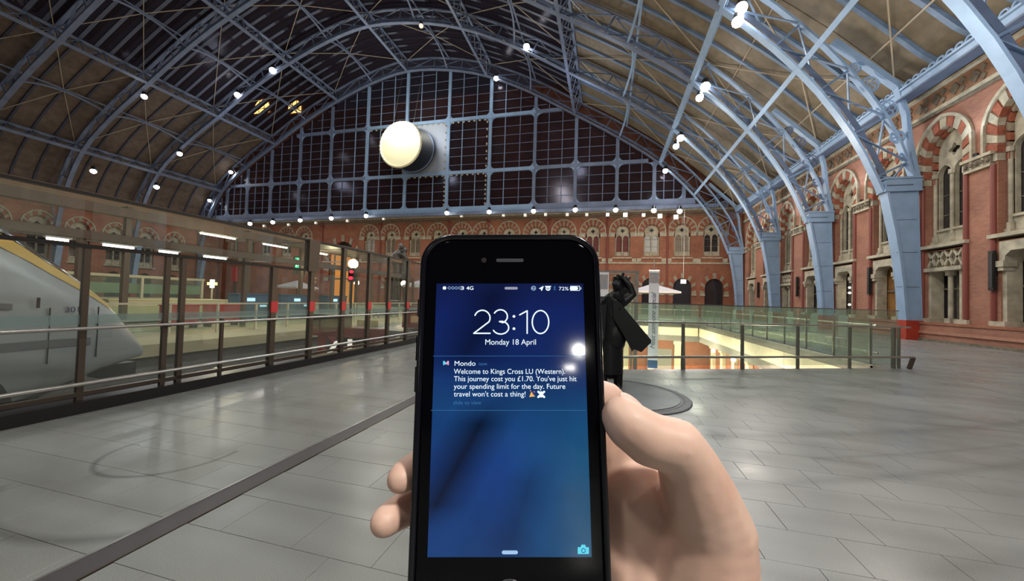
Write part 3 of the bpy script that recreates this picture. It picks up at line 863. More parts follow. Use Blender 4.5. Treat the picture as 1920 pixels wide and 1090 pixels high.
# right-hand wall
XW = 17.6
FR = lambda u, v, t: (XW + t, u, v)
wr = structure('wall_right'); wr['label'] = 'red brick wall with striped stone arches along the right of the hall'
WC = [12.6, 16.8, 20.8, 24.75, 29.0, 33.25, 37.8, 42.4, 46.9, 51.4]
holes = []
for i, c in enumerate(WC):
    holes.append([(c + u, v) for u, v in arch(1.12, 10.35, 1.35, 7, base=5.0)])
    holes.append([(c - 1.02, 1.0), (c + 1.02, 1.0), (c + 1.02, 4.96), (c - 1.02, 4.96)])
poly_sheet('brickwork', [(9, -.1), (58, -.1), (58, 16.0), (9, 16.0)], holes, FR, 0, M['brick'], wr, depth=.62, m2=M['brick'])
block('backing', (XW + .72, 9, 0), (XW + .9, 58, 16.0), M['dark'], wr)
kinds = ['corbel', 'lattice', 'corbel', 'lattice', 'amber', 'corbel', 'corbel', 'lattice', 'corbel', 'corbel']
for i, c in enumerate(WC):
    upper_window(FR, c, wr, joined=not 2 <= i <= 6)
    lower_opening(FR, c, wr, kinds[i])
b1 = MB(); b2 = MB()
prev = 9.0
for i, c in enumerate(WC + [58]):
    a, b_ = prev + (1.3 if i else 0), c - 1.3
    if b_ - a > .2:
        block('string_course', (XW - .22, a - .1, 9.15), (XW + .02, b_ + .1, 9.3), M['stone'], wr)
        block('string_course', (XW - .14, a, 8.72), (XW + .02, b_, 9.16), M['stone_dark'], wr)
        block('string_course', (XW - .16, a, 8.62), (XW + .02, b_, 8.74), M['stone'], wr)
        n = max(2, int((b_ - a) / .26)); fb = MB()
        for k in range(n): fb.sph((XW - .16, a + .13 + k * (b_ - a) / n, 8.94), .1, 1, (.7, 1, 1.3))
        if i < 7: fb.build('carved_leaves', M['stone_dark'], wr)
        for y in (a + .0, b_ - .0):
            if i < 8: stick('red_shaft', (XW - .03, y, 1.3), (XW - .03, y, 8.65), .22, .22, M['redshaft'] if 'redshaft' in M else M.setdefault('redshaft', mat('dark_red_shaft', (.22, .055, .04), .5)), wr, kind='cyl')
    prev = c
# plinth with string bands, cornice and patterned frieze
block('plinth', (XW - .32, 9, 0), (XW, 58, .95), M['brick'], wr)
block('plinth_cap', (XW - .36, 9, .92), (XW, 58, 1.05), M['brick_far'], wr)
block('plinth_band', (XW - .38, 9, .42), (XW, 58, .56), mat('worn_red_stone', (.42, .20, .13), .7, var=.2), wr)
block('plinth_foot', (XW - .42, 9, 0), (XW, 58, .14), M['stone_dark'], wr)
block('cornice', (XW - .2, 9, 12.72), (XW + .02, 54, 12.88), M['stone'], wr)
block('cornice', (XW - .12, 9, 12.58), (XW + .02, 54, 12.73), M['stone_dark'], wr)
block('cornice', (XW - .3, 9, 13.92), (XW + .02, 54, 14.06), M['stone'], wr)
fz = mat('brown_mosaic_frieze', (.36, .19, .10), .8, col2=(.22, .12, .08), scale=5)
block('frieze', (XW - .06, 9, 12.88), (XW, 54, 13.92), fz, wr)
y = 13.0; tile = None
while y < 53:
    b = MB()
    if tile is None:
        for dy, dz, s in ((0, 0, .3), (-.42, .22, .17), (-.42, -.22, .17)):
            b.prism([(dy - s, dz), (dy, dz - s * 1.1), (dy + s, dz), (dy, dz + s * 1.1)], lambda u, v, t: (t, u, v), -.03, .03)
        tile = b.build('diamond_tile', M['stone_dark'], wr); tile.location = (XW - .08, y, 13.4)
    else:
        o = tile.copy(); o.location = (XW - .08, y, 13.4); C.objects.link(o); o.parent = wr
    y += 1.1

# back wall beyond the gable screen
YB = 58.0
FB = lambda u, v, t: (u, YB + t, v)
wb = structure('wall_back'); wb['label'] = 'red brick hotel wall with pale striped arches under the gable screen'
UC = [-74.1, -70, -66.0, -60.9, -56.8, -42.2, -37.9, -33.0, -28.6, -24.1, -20.2, -15.8, -11.3, -6.7, -2.15, 2.3, 6.5, 10.75, 14.7]
DC = [-37.5, -29, -20, -11.3, 2.3, 6.5, 10.85, 15.1]
holes = []
for c in UC: holes.append([(c + u, v) for u, v in arch(1.12, 12.6, 1.0, 6, base=8.8)])
for c in DC: holes.append([(c + u, v) for u, v in arch(1.25, 4.2, 1.3, 6, base=.02)])
big = [(-47.9 + u, v) for u, v in arch(2.9, 8.4, 3.2, 8, base=.02)]
poly_sheet('brickwork', [(-78, 0), (18.4, 0), (18.4, 37), (-78, 37)], holes + [big], FB, 0, M['brick_far'], wb, depth=.55, m2=M['brick_far'])
fills = {-2.15: 'pane_red', 2.3: 'pane_red', 6.5: 'pane_curtain', 10.75: 'pane_dim', -42.2: 'pane_curtain', -37.9: 'pane_dim', -6.7: 'pane_curtain', -33.0: 'pane_dim', -11.3: 'pane_curtain'}
for c in UC:
    upper_window(FB, c, wb, fill=fills.get(c), sill=8.55, spr=12.6, capz=12.2, hw=1.12, ow=1.85, rise=1.0, orise=1.9, joined=True, st='stone_mid')
    block('impost', (c - 2.15, YB - .12, 11.75), (c - 1.15, YB + .02, 12.25), M['stone'], wb)
    block('impost', (c + 1.15, YB - .12, 11.75), (c + 2.15, YB + .02, 12.25), M['stone'], wb)
    for s in (-1, 1): block('sill_bracket', (c + s * 1.75 - .3, YB - .14, 7.85), (c + s * 1.75 + .3, YB + .02, 8.4), M['stone'], wb)
for c in DC:
    wedge_ring('voussoir', arch(1.25, 4.2, 1.3, 6, base=3.2), arch(1.85, 4.2, 2.1, 6, base=3.2), lambda u, v, t: FB(c + u, v, t), -.06, .2, 13, (M['stone_mid'], M['redstone']), wb, joined=True)
    block('doorway_glazing', (c - 1.3, YB + .5, 0), (c + 1.3, YB + .54, 5.6), M['darkglass'], wb)
    for s in (-1, 1): block('door_impost', (c + s * 1.55 - .32, YB - .14, 2.95), (c + s * 1.55 + .32, YB + .02, 3.25), M['stone'], wb)
wedge_ring('voussoir', arch(2.9, 8.4, 3.2, 10, base=4), arch(3.9, 8.4, 4.4, 10, base=4), lambda u, v, t: FB(-47.9 + u, v, t), -.1, .3, 21, (M['stone_mid'], M['redstone']), wb, joined=True)
block('lit_entrance', (-50.8, YB + .5, 0), (-45, YB + .54, 9.2), M['orange'], wb)
block('entrance_screen', (-49.9, YB + .2, 0), (-49.7, YB + .4, 9), M['stone_dark'], wb)
block('entrance_screen', (-46.3, YB + .2, 0), (-46.1, YB + .4, 9), M['stone_dark'], wb)
block('entrance_transom', (-50.8, YB + .15, 4.4), (-45, YB + .4, 4.7), M['stone_dark'], wb)
block('back_recess', (-78, YB + .75, 0), (18.4, YB + .85, 16), M['dark'], wb)
for z, d, h, mm in ((7.6, .16, .22, 'stone'), (15.1, .3, .35, 'stone_dark'), (15.45, .5, .25, 'stone'), (14.75, .12, .2, 'stone_dark')):
    block('string_course', (-78, YB - d, z), (18.4, YB + .02, z + h), M[mm], wb)
block('soffit', (-77, GY + .1, 15.75), (16.5, YB, 15.95), M['stone_dark'], wb)
for x in (-74, -52.5, -39.9, -26.4, -19.3, -9.0, .1, 8.7):
    cyl('drainpipe', (x, YB - .15, .1), (x, YB - .15, 15.1), .13, M['redshaft'], wb)
    ball('drainpipe_head', (x, YB - .2, 14.4), .3, M['redshaft'], wb)
# faintly lit upper windows of the hotel above the gable sill
for x, z in ((-20.5, 19.5), (-71.5, 24.5), (-69, 19.0), (-18, 27)):
    block('hotel_window', (x - .8, YB - .05, z - 1.1), (x + .8, YB + .02, z + 1.1), M['pane_dim'], wb)

# far left wall
wl = structure('wall_left'); wl['label'] = 'red brick wall on the far left beyond the platforms'
FL = lambda u, v, t: (-78.3 - t, u, v)
LC = [20.8, 24.8, 29.0, 33.2, 37.4, 41.6, 45.8, 50.0]
holes = [[(c + u, v) for u, v in arch(1.12, 10.35, 1.35, 7, base=5.0)] for c in LC] + [[(c + u, v) for u, v in arch(1.0, 3.2, 1.1, 6, base=.1)] for c in LC]
poly_sheet('brickwork', [(14, -.1), (58, -.1), (58, 14.4), (14, 14.4)], holes, FL, 0, M['brick_far'], wl, depth=.5, m2=M['brick_far'])
block('backing', (-79.2, 14, 0), (-79.0, 58, 14.4), M['dark'], wl)
for c in LC:
    upper_window(FL, c, wl, joined=True, st='stone_mid')
block('string_course', (-78.4, 14, 8.7), (-78.1, 58, 9.2), M['stone_dark'], wl)

# hotel tower seen through the roof glazing
tw = empty('hotel_tower', (-70, 64, 0), 'dark brick tower beyond the roof glazing with two amber arched windows', 'building')
b = MB(); b.box((-10, 0, 0), (9, 6, 47)); b.build('tower_wall', M['brick_far'], tw)
b = MB(); b.prism([(-10.5, 47), (9.5, 47), (-.5, 58)], lambda u, v, t: (u, t, v), -.3, 6.3); b.build('tower_roof', M['dark'], tw)
for (cx, cz, w_, h_) in ((-5.6, 43.6, 2.1, 1.8), (3.4, 42.7, 1.7, 1.6)):
    A = arch(w_, cz - .9, h_ * 1.2, 8, base=cz - 1.8)
    p = MB().prism(A, lambda u, v, t: (cx + u, t, v), -.12, -.04).build('lit_window', M['amber'], tw)
    b = MB()
    for s in (-.33, .33): b.bar((cx + s * w_ * 1.1, -.15, cz - 1.8), (cx + s * w_ * .9, -.15, cz + 1.0), .12, .1)
    b.bar((cx - w_, -.15, cz - .9), (cx + w_, -.15, cz - .9), .14, .1); b.build('window_bar', M['dark'], p)

# ================================================================== lamps
def aimed(loc, label, cat='lamp', group=None, r=.28, watts=0, m_=None, name='floodlight', spot=None):
    """round floodlight: housing, lens and its own light"""
    t = empty(name, loc, label, cat, group)
    d = (EYE - Vector(loc)).normalized(); d = Vector((d.x * .5, d.y * .5, -.75)).normalized()
    b = MB(); b.bar(-d * .02, -d * (.4 + r), r * 1.5, r * 1.5, seg=12); b.bar(-d * .0, -d * .12, r * 2.05, r * 2.05, seg=14); b.build('housing', M['black_metal'], t)
    b = MB(); b.sph(d * .05, r, 2, (1, 1, 1)); b.build('lens', m_ or M['lamp'], t, smooth=True)
    if watts:
        l = lamp('lamp_light', Vector(loc) + d * (r * 1.2 + .25), watts * LW, (.93, .97, 1.0), r, 'SPOT', Vector(loc) + d * 5 if spot is None else spot, 2.75)
    return t
def pct(n, total): return ORD[n - 1]
g = 'floodlights in a row under the gable girder'
FX = [(-69.8, 14.6), (-64.8, 14.75), (-59.5, 14.9), (-53.4, 15.1), (-46.8, 15.3), (-39.8, 15.5), (-24.9, 15.55), (-17.8, 15.5), (-10.8, 15.4), (-4.6, 15.4), (1.1, 15.2), (6.2, 14.95), (9.5, 14.75)]
for i, (x, z) in enumerate(FX):
    aimed((x, 53.5, z - .35), 'round white floodlight under the gable girder, %s from the left end' % ORD[i], group=g, r=.34, watts=420)
QX = [(413, 429), (446, 426), (485, 423), (530, 419), (583, 414), (643, 410), (710, 406), (860, 400), (940, 398), (981, 397), (1020, 397), (1062, 396), (1098, 396), (1137, 396), (1172, 396), (1207, 395), (1239, 396), (1270, 396)]
BX = [(-72.6, 13.9), (-68.2, 14.1), (-63.2, 14.2), (-57.5, 14.3), (-51.4, 14.5), (-44.7, 14.7), (-37.4, 14.9), (-23.0, 15.0), (-15.9, 14.9), (-12.4, 14.8), (-9.2, 14.8), (-5.9, 14.7), (-3.0, 14.6), (0, 14.5), (2.5, 14.4), (5.0, 14.3), (7.2, 14.1), (9.3, 13.9)]
for i, (x, z) in enumerate(BX):
    t = empty('box_lamp', (x, 55.0, z), 'small square box lamp on the brick wall below the floodlights, number %s from the left' % (ORD[i] if i < 16 else ('seventeenth', 'eighteenth')[i - 16]), 'lamp', 'square box lamps below the gable floodlights')
    big_ = i in (16, 17, 14)
    s = .30 if big_ else .22
    b = MB(); b.box((-s, -.1, -s), (s, .25, s)); b.build('case', M['white'], t)
    b = MB(); b.box((-s * .9, -.13, -s * .9), (s * .9, -.1, s * .9)); b.build('diffuser', M['lamp2'] if i > 12 else M['lamp_dim'], t)
rl = [  # (x, y, z, size, watts, words)
 ((8.1, 26.0, 21.0), .36, 1500, 'upper one of the bright lamp pair on the nearest visible rib, by the top edge'),
 ((7.8, 25.7, 19.9), .34, 1500, 'lower one of the bright lamp pair on the nearest visible rib, by the top edge'),
 ((7.95, 34.2, 20.6), .40, 1300, 'upper one of the bright lamp pair on the second rib along the right slope'),
 ((7.4, 33.7, 19.4), .30, 1300, 'lower one of the bright lamp pair on the second rib along the right slope'),
 ((7.65, 43.3, 20.15), .38, 1200, 'upper one of the bright lamp pair on the third rib along the right slope'),
 ((7.1, 42.7, 19.0), .32, 1200, 'lower one of the bright lamp pair on the third rib along the right slope'),
 ((7.6, 53.6, 20.1), .34, 700, 'single floodlight low on the right of the gable rib'),
 ((-17.4, 53.6, 36.2), .36, 600, 'floodlight on the gable rib just right of the top mullion'),
 ((-10.2, 43.2, 33.0), .38, 900, 'floodlight on the rib in front of the gable, high right of the clock'),
 ((-49.4, 43.2, 35.1), .46, 1000, 'bright floodlight beside the amber windows, upper one'),
 ((-56.0, 43.2, 32.1), .42, 1000, 'bright floodlight beside the amber windows, lower left one'),
 ((-67.5, 43.2, 23.7), .36, 700, 'floodlight in the middle of the left roof slope'),
 ((-72.3, 43.2, 18.5), .36, 700, 'floodlight low on the left roof slope beside the lower girder'),
 ((-60.8, 34.4, 27.5), .34, 600, 'floodlight on the left roof slope, nearest of the upper ones'),
 ((-70.0, 34.4, 17.9), .34, 600, 'floodlight on the left roof slope, nearest of the lower ones'),
 ((-70.2, 53.6, 24.5), .34, 500, 'floodlight on the left side of the gable rib, upper one'),
 ((-75.2, 53.6, 19.2), .30, 500, 'floodlight on the left side of the gable rib, lower one'),
]
for p, r, w, words in rl: aimed(p, words, group='floodlights on the roof ribs', r=r, watts=w)
aimed((-24.8, 43.2, 38.0), 'unlit round lamp hanging at the crown of the rib above the clock', r=.3, m_=M['lamp_dim'])
hot = emit('glint_globe_lens', (1, .97, .9), 160)
for (x, y, z), r_ in (((5.8, -12.6, 3.45), .18), ((6.5, -14.9, 3.0), .08), ((6.1, -14.5, 2.95), .06)):  # added globes out of view, placed to make glints on the phone screen
    t = empty('globe_lamp', (x, y, 0), {18: 'largest globe added behind the viewer for a glint in the phone screen', 8: 'middle sized globe added behind the viewer for a glint in the phone screen', 6: 'smallest globe added behind the viewer for a glint in the phone screen'}[round(r_ * 100)], 'lamp')
    cyl('post', (0, 0, 0), (0, 0, z - r_), .05, M['black_metal'], t); ball('globe', (0, 0, z), r_, hot, t); block('base', (-.15, -.15, 0), (.15, .15, .1), M['black_metal'], t)
block('floor_apron', (-6.9, -20, -.3), (18, -3.5, -.001), M['terrazzo_far'], flo)
# uplighters that wash the right slope and the iron feet from the string course
for i, y in enumerate((14.7, 22.8, 31.1, 40.1, 49.2)):
    t = empty('uplighter', (17.46, y, 9.3), 'small uplighter standing on the right wall string course, %s from the viewer' % ORD[i], 'lamp', 'uplighters on the right wall')
    b = MB(); b.bar((0, 0, 0), (0, 0, .16), .2, .2, seg=10); b.build('housing', M['black_metal'], t)
    lamp('uplight', (16.9, y, 9.75), 300 * LW, (.68, .84, 1.0), .12, 'SPOT', (12, y, 20), 2.6)
for y in (17, 30, 47): lamp('wall_wash', (10.5, y, 11), 900 * LW, (1, .90, .78), .6)
for x in (-55, -30, -5): lamp('high_wash', (x, 44, 25), 600 * LW, (.80, .87, 1.0), 1.0)
for x, y in ((-62, 30), (-45, 40), (-66, 46)): lamp('platform_wash', (x, y, 9), 330 * LW, (1, .82, .62), .6)
for x, y, w in ((-48, 50, 300), (-33, 50, 380), (-18, 50, 520), (-4, 50, 560), (8, 50, 560)): lamp('back_wall_wash', (x, y, 7.5), w * LW, (1, .85, .66), .5)

# clock: bright disc hung in front, black twin behind
ck = empty('lit_clock', (-31.45, 50.0, 25.2), 'huge round white lit clock face hanging in front of the gable screen', 'clock')
b = MB(); b.lathe([(3.35, 0), (3.35, .12)], n=48); o = b.build('face', M['clockface'], ck); o.rotation_euler = (PI / 2, 0, 0)
b = MB(); b.lathe([(3.3, -.05), (3.6, -.05), (3.68, .1), (3.6, .3), (3.4, .34), (3.34, .14), (3.3, .13)], n=48)
o = b.build('rim', mat('gilt_glowing_rim', (.85, .78, .5), .4), ck, smooth=True); o.rotation_euler = (PI / 2, 0, 0)
b = MB()
for i in range(36):
    a = 2 * PI * i / 36; b.sph((3.52 * math.cos(a), -.3, 3.52 * math.sin(a)), .12, 1)
tag(b.build('rim_beads', bpy.data.materials['gilt_glowing_rim'], ck), kind='stuff')
b = MB(); b.lathe([(3.45, -.2), (3.5, 0)], n=40); o = b.build('drum', M['clockblack'], ck); o.rotation_euler = (PI / 2, 0, 0)
for s in (-1, 1): stick('hanger', (s * 1.8, .3, 3.0), (s * 1.8, 2.5, 12.5), .05, .05, M['steel'], ck)
lamp('clock_glow', (-31.45, 48.5, 28.5), 3000 * LW, (1, .98, .85), 2.0)
lamp('clock_back_glow', (-27.6, 51.8, 27.5), 260 * LW, (.9, .95, 1.0), .5)
ck2 = empty('black_clock', (-31.0, 53.6, 25.6), 'black round clock disc half hidden behind the lit clock', 'clock')
b = MB(); b.lathe([(3.55, 0), (3.7, .15), (3.55, .5)], n=48); o = b.build('disc', M['clockblack'], ck2); o.rotation_euler = (PI / 2, 0, 0)
b = MB(); b.ring((0, -.5, 0), ((1, 0, 0), (0, 0, 1)), 3.6, .1, 40, 5); b.build('rim', M['blue_dark'], ck2)
block('backing_plate', (-33.1, GY - .1, 22.3), (-25.9, GY - .02, 30.45), M['backplate'], wg)

# ================================================================== left glazed screen
SX = -6.5
sc = empty('glazed_screen', (SX, 0, 0), 'long glass security screen with brown posts and steel rails between the concourse and the tracks', 'screen')
PY = [1.2, 2.2, 3.18, 4.08, 4.94, 5.92, 6.9, 7.93, 8.98, 9.95, 11.04, 12.07, 13.1, 14.1]
for i, y in enumerate(PY):
    thick = i in (2, 3, 5, 6, 7, 8, 9, 10, 11, 12, 13)
    w_ = (.032 if i < 5 else .055) if thick else .025
    top = 2.78 if y > 7.2 else 2.10
    if i == 6: top = 2.82
    if i in (4,): top = 1.12
    p = block('post', (-w_ * .8, y - w_, 0.0), (w_ * .8, y + w_, top), M['bronze_steel'], sc)
    if i >= 5: block('red_marker', (w_ * .8 + .001, y - w_ - .02, 1.20), (w_ * .8 + .02, y + w_ + .02, 1.42), M['redspot'], sc)
    if i == 3: block('post', (-.03, y + .18, 0), (.03, y + .25, 2.1), M['bronze_steel'], sc)
Y0_, Y1_ = -1.0, 14.2
cyl('handrail', (.10, Y0_, 1.07), (.10, Y1_, 1.07), .022, M['steel'], sc)
cyl('bottom_rail', (.12, Y0_, .37), (.12, Y1_, .37), .027, M['steel'], sc)
block('middle_rail', (-.03, Y0_, 2.10), (.04, 6.95, 2.15), M['black_metal'], sc)
block('top_rail', (-.03, Y0_, 2.78), (.04, Y1_, 2.82), M['black_metal'], sc)
block('sign_box', (-.08, 6.75, 2.1), (.06, 7.05, 2.82), M['bronze_steel'], sc)
block('kerb', (-.15, Y0_, 0), (.14, Y1_, .15), M['black_metal'], sc)  # black puts the kerb's shade into its colour
block('foot_rail', (-.05, Y0_, .20), (.03, Y1_, .25), M['bronze_steel'], sc)
ys = [Y0_] + PY + [Y1_]
for a, b_ in zip(ys, ys[1:]):
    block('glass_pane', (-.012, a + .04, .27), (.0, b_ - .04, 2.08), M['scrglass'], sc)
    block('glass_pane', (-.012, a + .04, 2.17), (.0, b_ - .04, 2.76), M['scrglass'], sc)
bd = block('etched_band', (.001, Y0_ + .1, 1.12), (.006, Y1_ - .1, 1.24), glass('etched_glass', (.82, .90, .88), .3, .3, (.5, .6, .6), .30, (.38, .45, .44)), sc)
for y in PY[1::2]: block('rail_bracket', (.0, y - .02, 1.03), (.11, y + .02, 1.07), M['bronze_steel'], sc)

def to_mesh(o, parent, name):
    """a text curve becomes one plain mesh"""
    bpy.context.view_layer.update(); dg = bpy.context.evaluated_depsgraph_get()
    me = bpy.data.meshes.new_from_object(o.evaluated_get(dg)); me.name = name
    mw = o.matrix_basis.copy(); C.objects.unlink(o); bpy.data.objects.remove(o)
    n = bpy.data.objects.new(name, me); n.matrix_basis = mw; return link(n, parent)
# ================================================================== train
tr = empty('train', (-9.8, -.30, -.95), 'pale grey high-speed train nose with yellow windscreen stripe behind the glass screen', 'train')
trm = mat('pale_train_paint', (.35, .36, .37), .3, var=.12, scale=.8)
T0 = .0
def prof(y):  # (half width, bottom, shoulder, top) in train coordinates, rails at 0
    n = max(0.0, min(1.0, (5.75 - y) / 4.4))
    hw = 1.42 * (1 - (1 - n) ** 3.0 * .62)
    top = lerp_tab([(-20, 4.05), (1.5, 4.0), (2.4, 3.95), (3.1, 3.95 - .1), (3.7, 4.05 - .5), (4.1, 3.65 - .45), (4.7, 2.72), (5.1, 2.35), (5.4, 1.95), (5.65, 1.6), (5.76, 1.42)], y)
    bot = lerp_tab([(-20, .45), (3.5, .45), (4.2, .62), (5.0, .95), (5.76, 1.12)], y)
    return hw, bot, top
def section(y, n=22):
    hw, bo, to = prof(y); h = (to - bo) / 2; cz = (to + bo) / 2; out = []
    for i in range(n):
        a = 2 * PI * i / n; c, s = math.cos(a), math.sin(a); e = .45
        out.append((hw * math.copysign(abs(c) ** e, c) * (1 - max(0, s) * .13), cz + h * math.copysign(abs(s) ** .62, s)))
    return out
yy = [-14, -8, -3, 0, 1.5, 2.2, 2.8, 3.2, 3.5, 3.8, 4.1, 4.4, 4.7, 5.0, 5.25, 5.45, 5.6, 5.7, 5.76]
def loft(name, ys_, m_, parent, grow=1.0, arc=None, smooth_=True):
    b = MB(); rows = []
    for y in ys_:
        s_ = section(y); hw, bo, to = prof(y); cz = (bo + to) / 2
        if arc: s_ = s_[arc[0]:arc[1]]
        rows.append([b.bm.verts.new((u * grow, y, cz + (v - cz) * grow)) for u, v in s_])
    for a, c in zip(rows, rows[1:]):
        for i in range(len(a) - (1 if arc else 0)): b.face([a[i], a[(i + 1) % len(a)], c[(i + 1) % len(c)], c[i]])
    if not arc: b.face(rows[0]); b.face(rows[-1][::-1])
    return b.build(name, m_, parent, smooth=smooth_)
loft('body', yy, trm, tr)
# windscreen and yellow stripe lie on the sloped upper nose
loft('windscreen', [2.2, 2.6, 2.8, 3.1, 3.4, 3.7, 3.95, 4.2, 4.5], M['darkglass'], tr, 1.014, (3, 9))
ym = mat('yellow_stripe_paint', (.52, .32, .05), .45)
def side_strip(name, P, w, m_):
    """strip on the side nearest the hall following (y, z) points"""
    b = MB(); rows = []
    for i, (y, z) in enumerate(P):
        hw, bo, to = prof(y)
        def X(zz):
            s = (zz - (bo + to) / 2) / ((to - bo) / 2); s = max(-.995, min(.995, s)); sa = math.copysign(abs(s) ** (1 / .62), s); a = math.asin(sa)
            return hw * abs(math.cos(a)) ** .45 * (1 - max(0, sa) * .13) + .012
        rows.append([b.bm.verts.new((X(z + k), y, z + k)) for k in (-w / 2, 0, w / 2)])
    for a, c in zip(rows, rows[1:]):
        for i in range(2): b.face([a[i], a[i + 1], c[i + 1], c[i]])
    return b.build(name, m_, tr)
loft('yellow_stripe', [2.6, 3.0, 3.3, 3.6, 3.9, 4.2, 4.5, 4.8, 5.1], ym, tr, 1.008, (2, 4))
loft('lower_skirt', [-14, 0, 3.5, 4.2, 5.0, 5.5], mat('dark_skirt', (.05, .05, .055), .5), tr, 1.004, (14, 20))
side_strip('swoosh', [(1.0, 2.32), (2.2, 2.34), (2.8, 2.30), (3.3, 2.26), (3.7, 2.22)], .09, mat('grey_swoosh', (.14, .14, .15), .4))
for y in (4.12, 4.80): side_strip('door_seam', [(y, 1.2), (y + .004, 3.0)][:2], .01, M['black_metal']) if False else block('door_seam', (prof(y)[0] - .02, y, 1.3), (prof(y)[0] + .006, y + .008, 2.2), M['black_metal'], tr)
hwn = prof(3.9)[0]
block('door_handle', (1.25, 3.95, 2.2), (prof(3.95)[0] + .01, 3.99, 2.36), M['black_metal'], tr)
cu = bpy.data.curves.new('number_text', 'FONT'); cu.body = '301'; cu.size = .13; cu.extrude = .004; cu.materials.append(mat('number_blue', (.08, .08, .16), .5))
o = bpy.data.objects.new('number', cu); o.location = (prof(4.45)[0] + .010, 4.32, 2.12); o.rotation_euler = (PI / 2, 0, PI / 2); C.objects.link(o); to_mesh(o, tr, 'number')
side_strip('lower_band', [(-2, 1.62), (1.0, 1.62), (2.4, 1.62), (3.4, 1.62), (4.2, 1.62), (4.7, 1.60)], .13, bpy.data.materials['grey_swoosh'])
# rows of body panel windows lit inside, wheels and bogie
for y in (3.05, 3.25, 3.45): pass
for y in (1.3, 3.05):
    for s in (-1, 1):
        b = MB(); b.bar((s * .70, y, .46), (s * .83, y, .46), .92, .92, seg=24); b.build('wheel', M['black_metal'], tr)
block('bogie_frame', (-1.1, .4, .3), (1.1, 3.8, .75), M['black_metal'], tr)
b = MB(); b.prism([(3.1 + .62 * math.cos(a), .62 + .80 * math.sin(a)) for a in [PI * i / 10 for i in range(11)]], lambda u, v, t: (t, u, v), 1.30, 1.435); b.build('wheel_arch', M['dark'], tr)
block('coupler', (-.2, 5.3, .75), (.2, 5.85, 1.0), M['black_metal'], tr)
lamp('train_fill', (-6.9, 2.5, 5.2), 12, (.95, .95, 1), .5)

# ================================================================== platform things beyond the screen
g = 'fluorescent tubes over the platforms'
def tube(x, y0, y1, z, words):
    t = empty('tube_light', (x, (y0 + y1) / 2, z), words, 'lamp', g); h = (y1 - y0) / 2
    b = MB(); b.bar((0, -h, 0), (0, h, 0), .07, .07, seg=8); b.build('tube', M['tube'], t)
    b = MB(); b.box((-.08, -h - .05, .04), (.08, h + .05, .095)); b.build('batten', M['white'], t)
for i, (a, b_) in enumerate(((6.95, 7.4), (8.2, 9.0), (9.75, 10.35), (11.3, 12.2))): tube(-16, a, b_, 3.0, 'fluorescent tube on the lower platform beam, %s from the left' % ORD[i])
for i, (a, b_) in enumerate(((13.9, 15.7), (17.4, 19.1), (21.6, 22.6))): tube(-20.0, a, b_, 4.50, 'fluorescent tube on the upper platform beam, %s from the left' % ORD[i])
tube(-22.1, 8.8, 9.6, 5.2, 'short tube high on the farthest canopy beam above the train nose')
canopy_y = 0
cn = empty('platform_canopy', (-16, 0, 0), 'long brown canopy beams carrying tube lights over the platform', 'canopy')
bm_ = mat('brown_canopy_beam', (.10, .062, .04), .5)
block('beam', (-.15, 4, 3.12), (.15, 26, 3.38), bm_, cn); block('beam', (-4.2, 4, 4.62), (-3.8, 30, 5.0), bm_, cn)
block('beam', (-6.3, 6, 5.3), (-5.9, 36, 5.75), mat('amber_lit_beam', (.20, .12, .06), .5), cn)
for y in (5.6, 11, 16.5, 20.3, 26):
    block('canopy_post', (-4.1, y - .1, 0), (-3.9, y + .1, 4.7), bm_, cn); block('cross_beam', (-6.2, y - .08, 4.9), (-3.9, y + .08, 5.1), bm_, cn)
    block('canopy_post', (-.08, y + 2.0, 0), (.08, y + 2.16, 3.2), bm_, cn)
for i in range(7): block('canopy_panel', (-.1 - 3.7, 8 + i * 2.6, 3.45 + 1.2), (-.15, 10.4 + i * 2.6, 3.5 + 1.2), bm_, cn) if i > 3 else None
# second balustrade on the platform edge
bl = empty('platform_balustrade', (-14.5, 0, 0), 'steel balustrade with glass panels on the lit platform beyond the train', 'railing')
block('top_rail', (-.04, 6, 1.08), (.04, 34, 1.14), M['cream'], bl); block('middle_rail', (-.03, 6, .55), (.03, 34, .6), M['cream'], bl)
for i in range(18): block('post', (-.04, 6 + i * 1.6, 0), (.04, 6.07 + i * 1.6, 1.1), M['cream'], bl)
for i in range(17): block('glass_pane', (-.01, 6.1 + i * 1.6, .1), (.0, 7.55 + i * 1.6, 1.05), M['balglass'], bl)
def crate(name, loc, sz, m_, label, cat, legs=False, top=None, rz=0):
    t = empty(name, loc, label, cat, rz=rz); x, y, z = sz
    b = MB(); b.box((-x / 2, -y / 2, .12), (x / 2, y / 2, z)); o = b.build('body', m_, t)
    md = o.modifiers.new('edge', 'BEVEL'); md.width = .02; md.segments = 2
    b = MB(); b.box((-x / 2 - .03, -y / 2 - .03, z), (x / 2 + .03, y / 2 + .03, z + .06)); b.build('lid', top or m_, t)
    for sx in (-1, 1):
        for sy in (-1, 1): block('foot', (sx * x * .4 - .05, sy * y * .4 - .05, 0), (sx * x * .4 + .05, sy * y * .4 + .05, .13), M['black_metal'], t)
    return t
redm = mat('dull_red_paint', (.25, .03, .022), .5); bluem = mat('blue_hoarding', (.05, .12, .24), .4); creamm = mat('lit_cream_panel', (.66, .60, .36), .5)
crate('kiosk', (-21.5, 13.5, 0), (1.6, 5.2, 1.05), creamm, 'long cream kiosk counter on the platform left of the red panels', 'kiosk')
crate('red_barrier', (-17.0, 11.2, 0), (.3, 1.3, .95), M['redspot'], 'left red barrier panel on the platform beside the cream kiosk', 'barrier')
crate('red_barrier', (-17.0, 12.9, 0), (.3, 1.5, .95), M['redspot'], 'right red barrier panel on the platform left of the blue ticket machine', 'barrier')
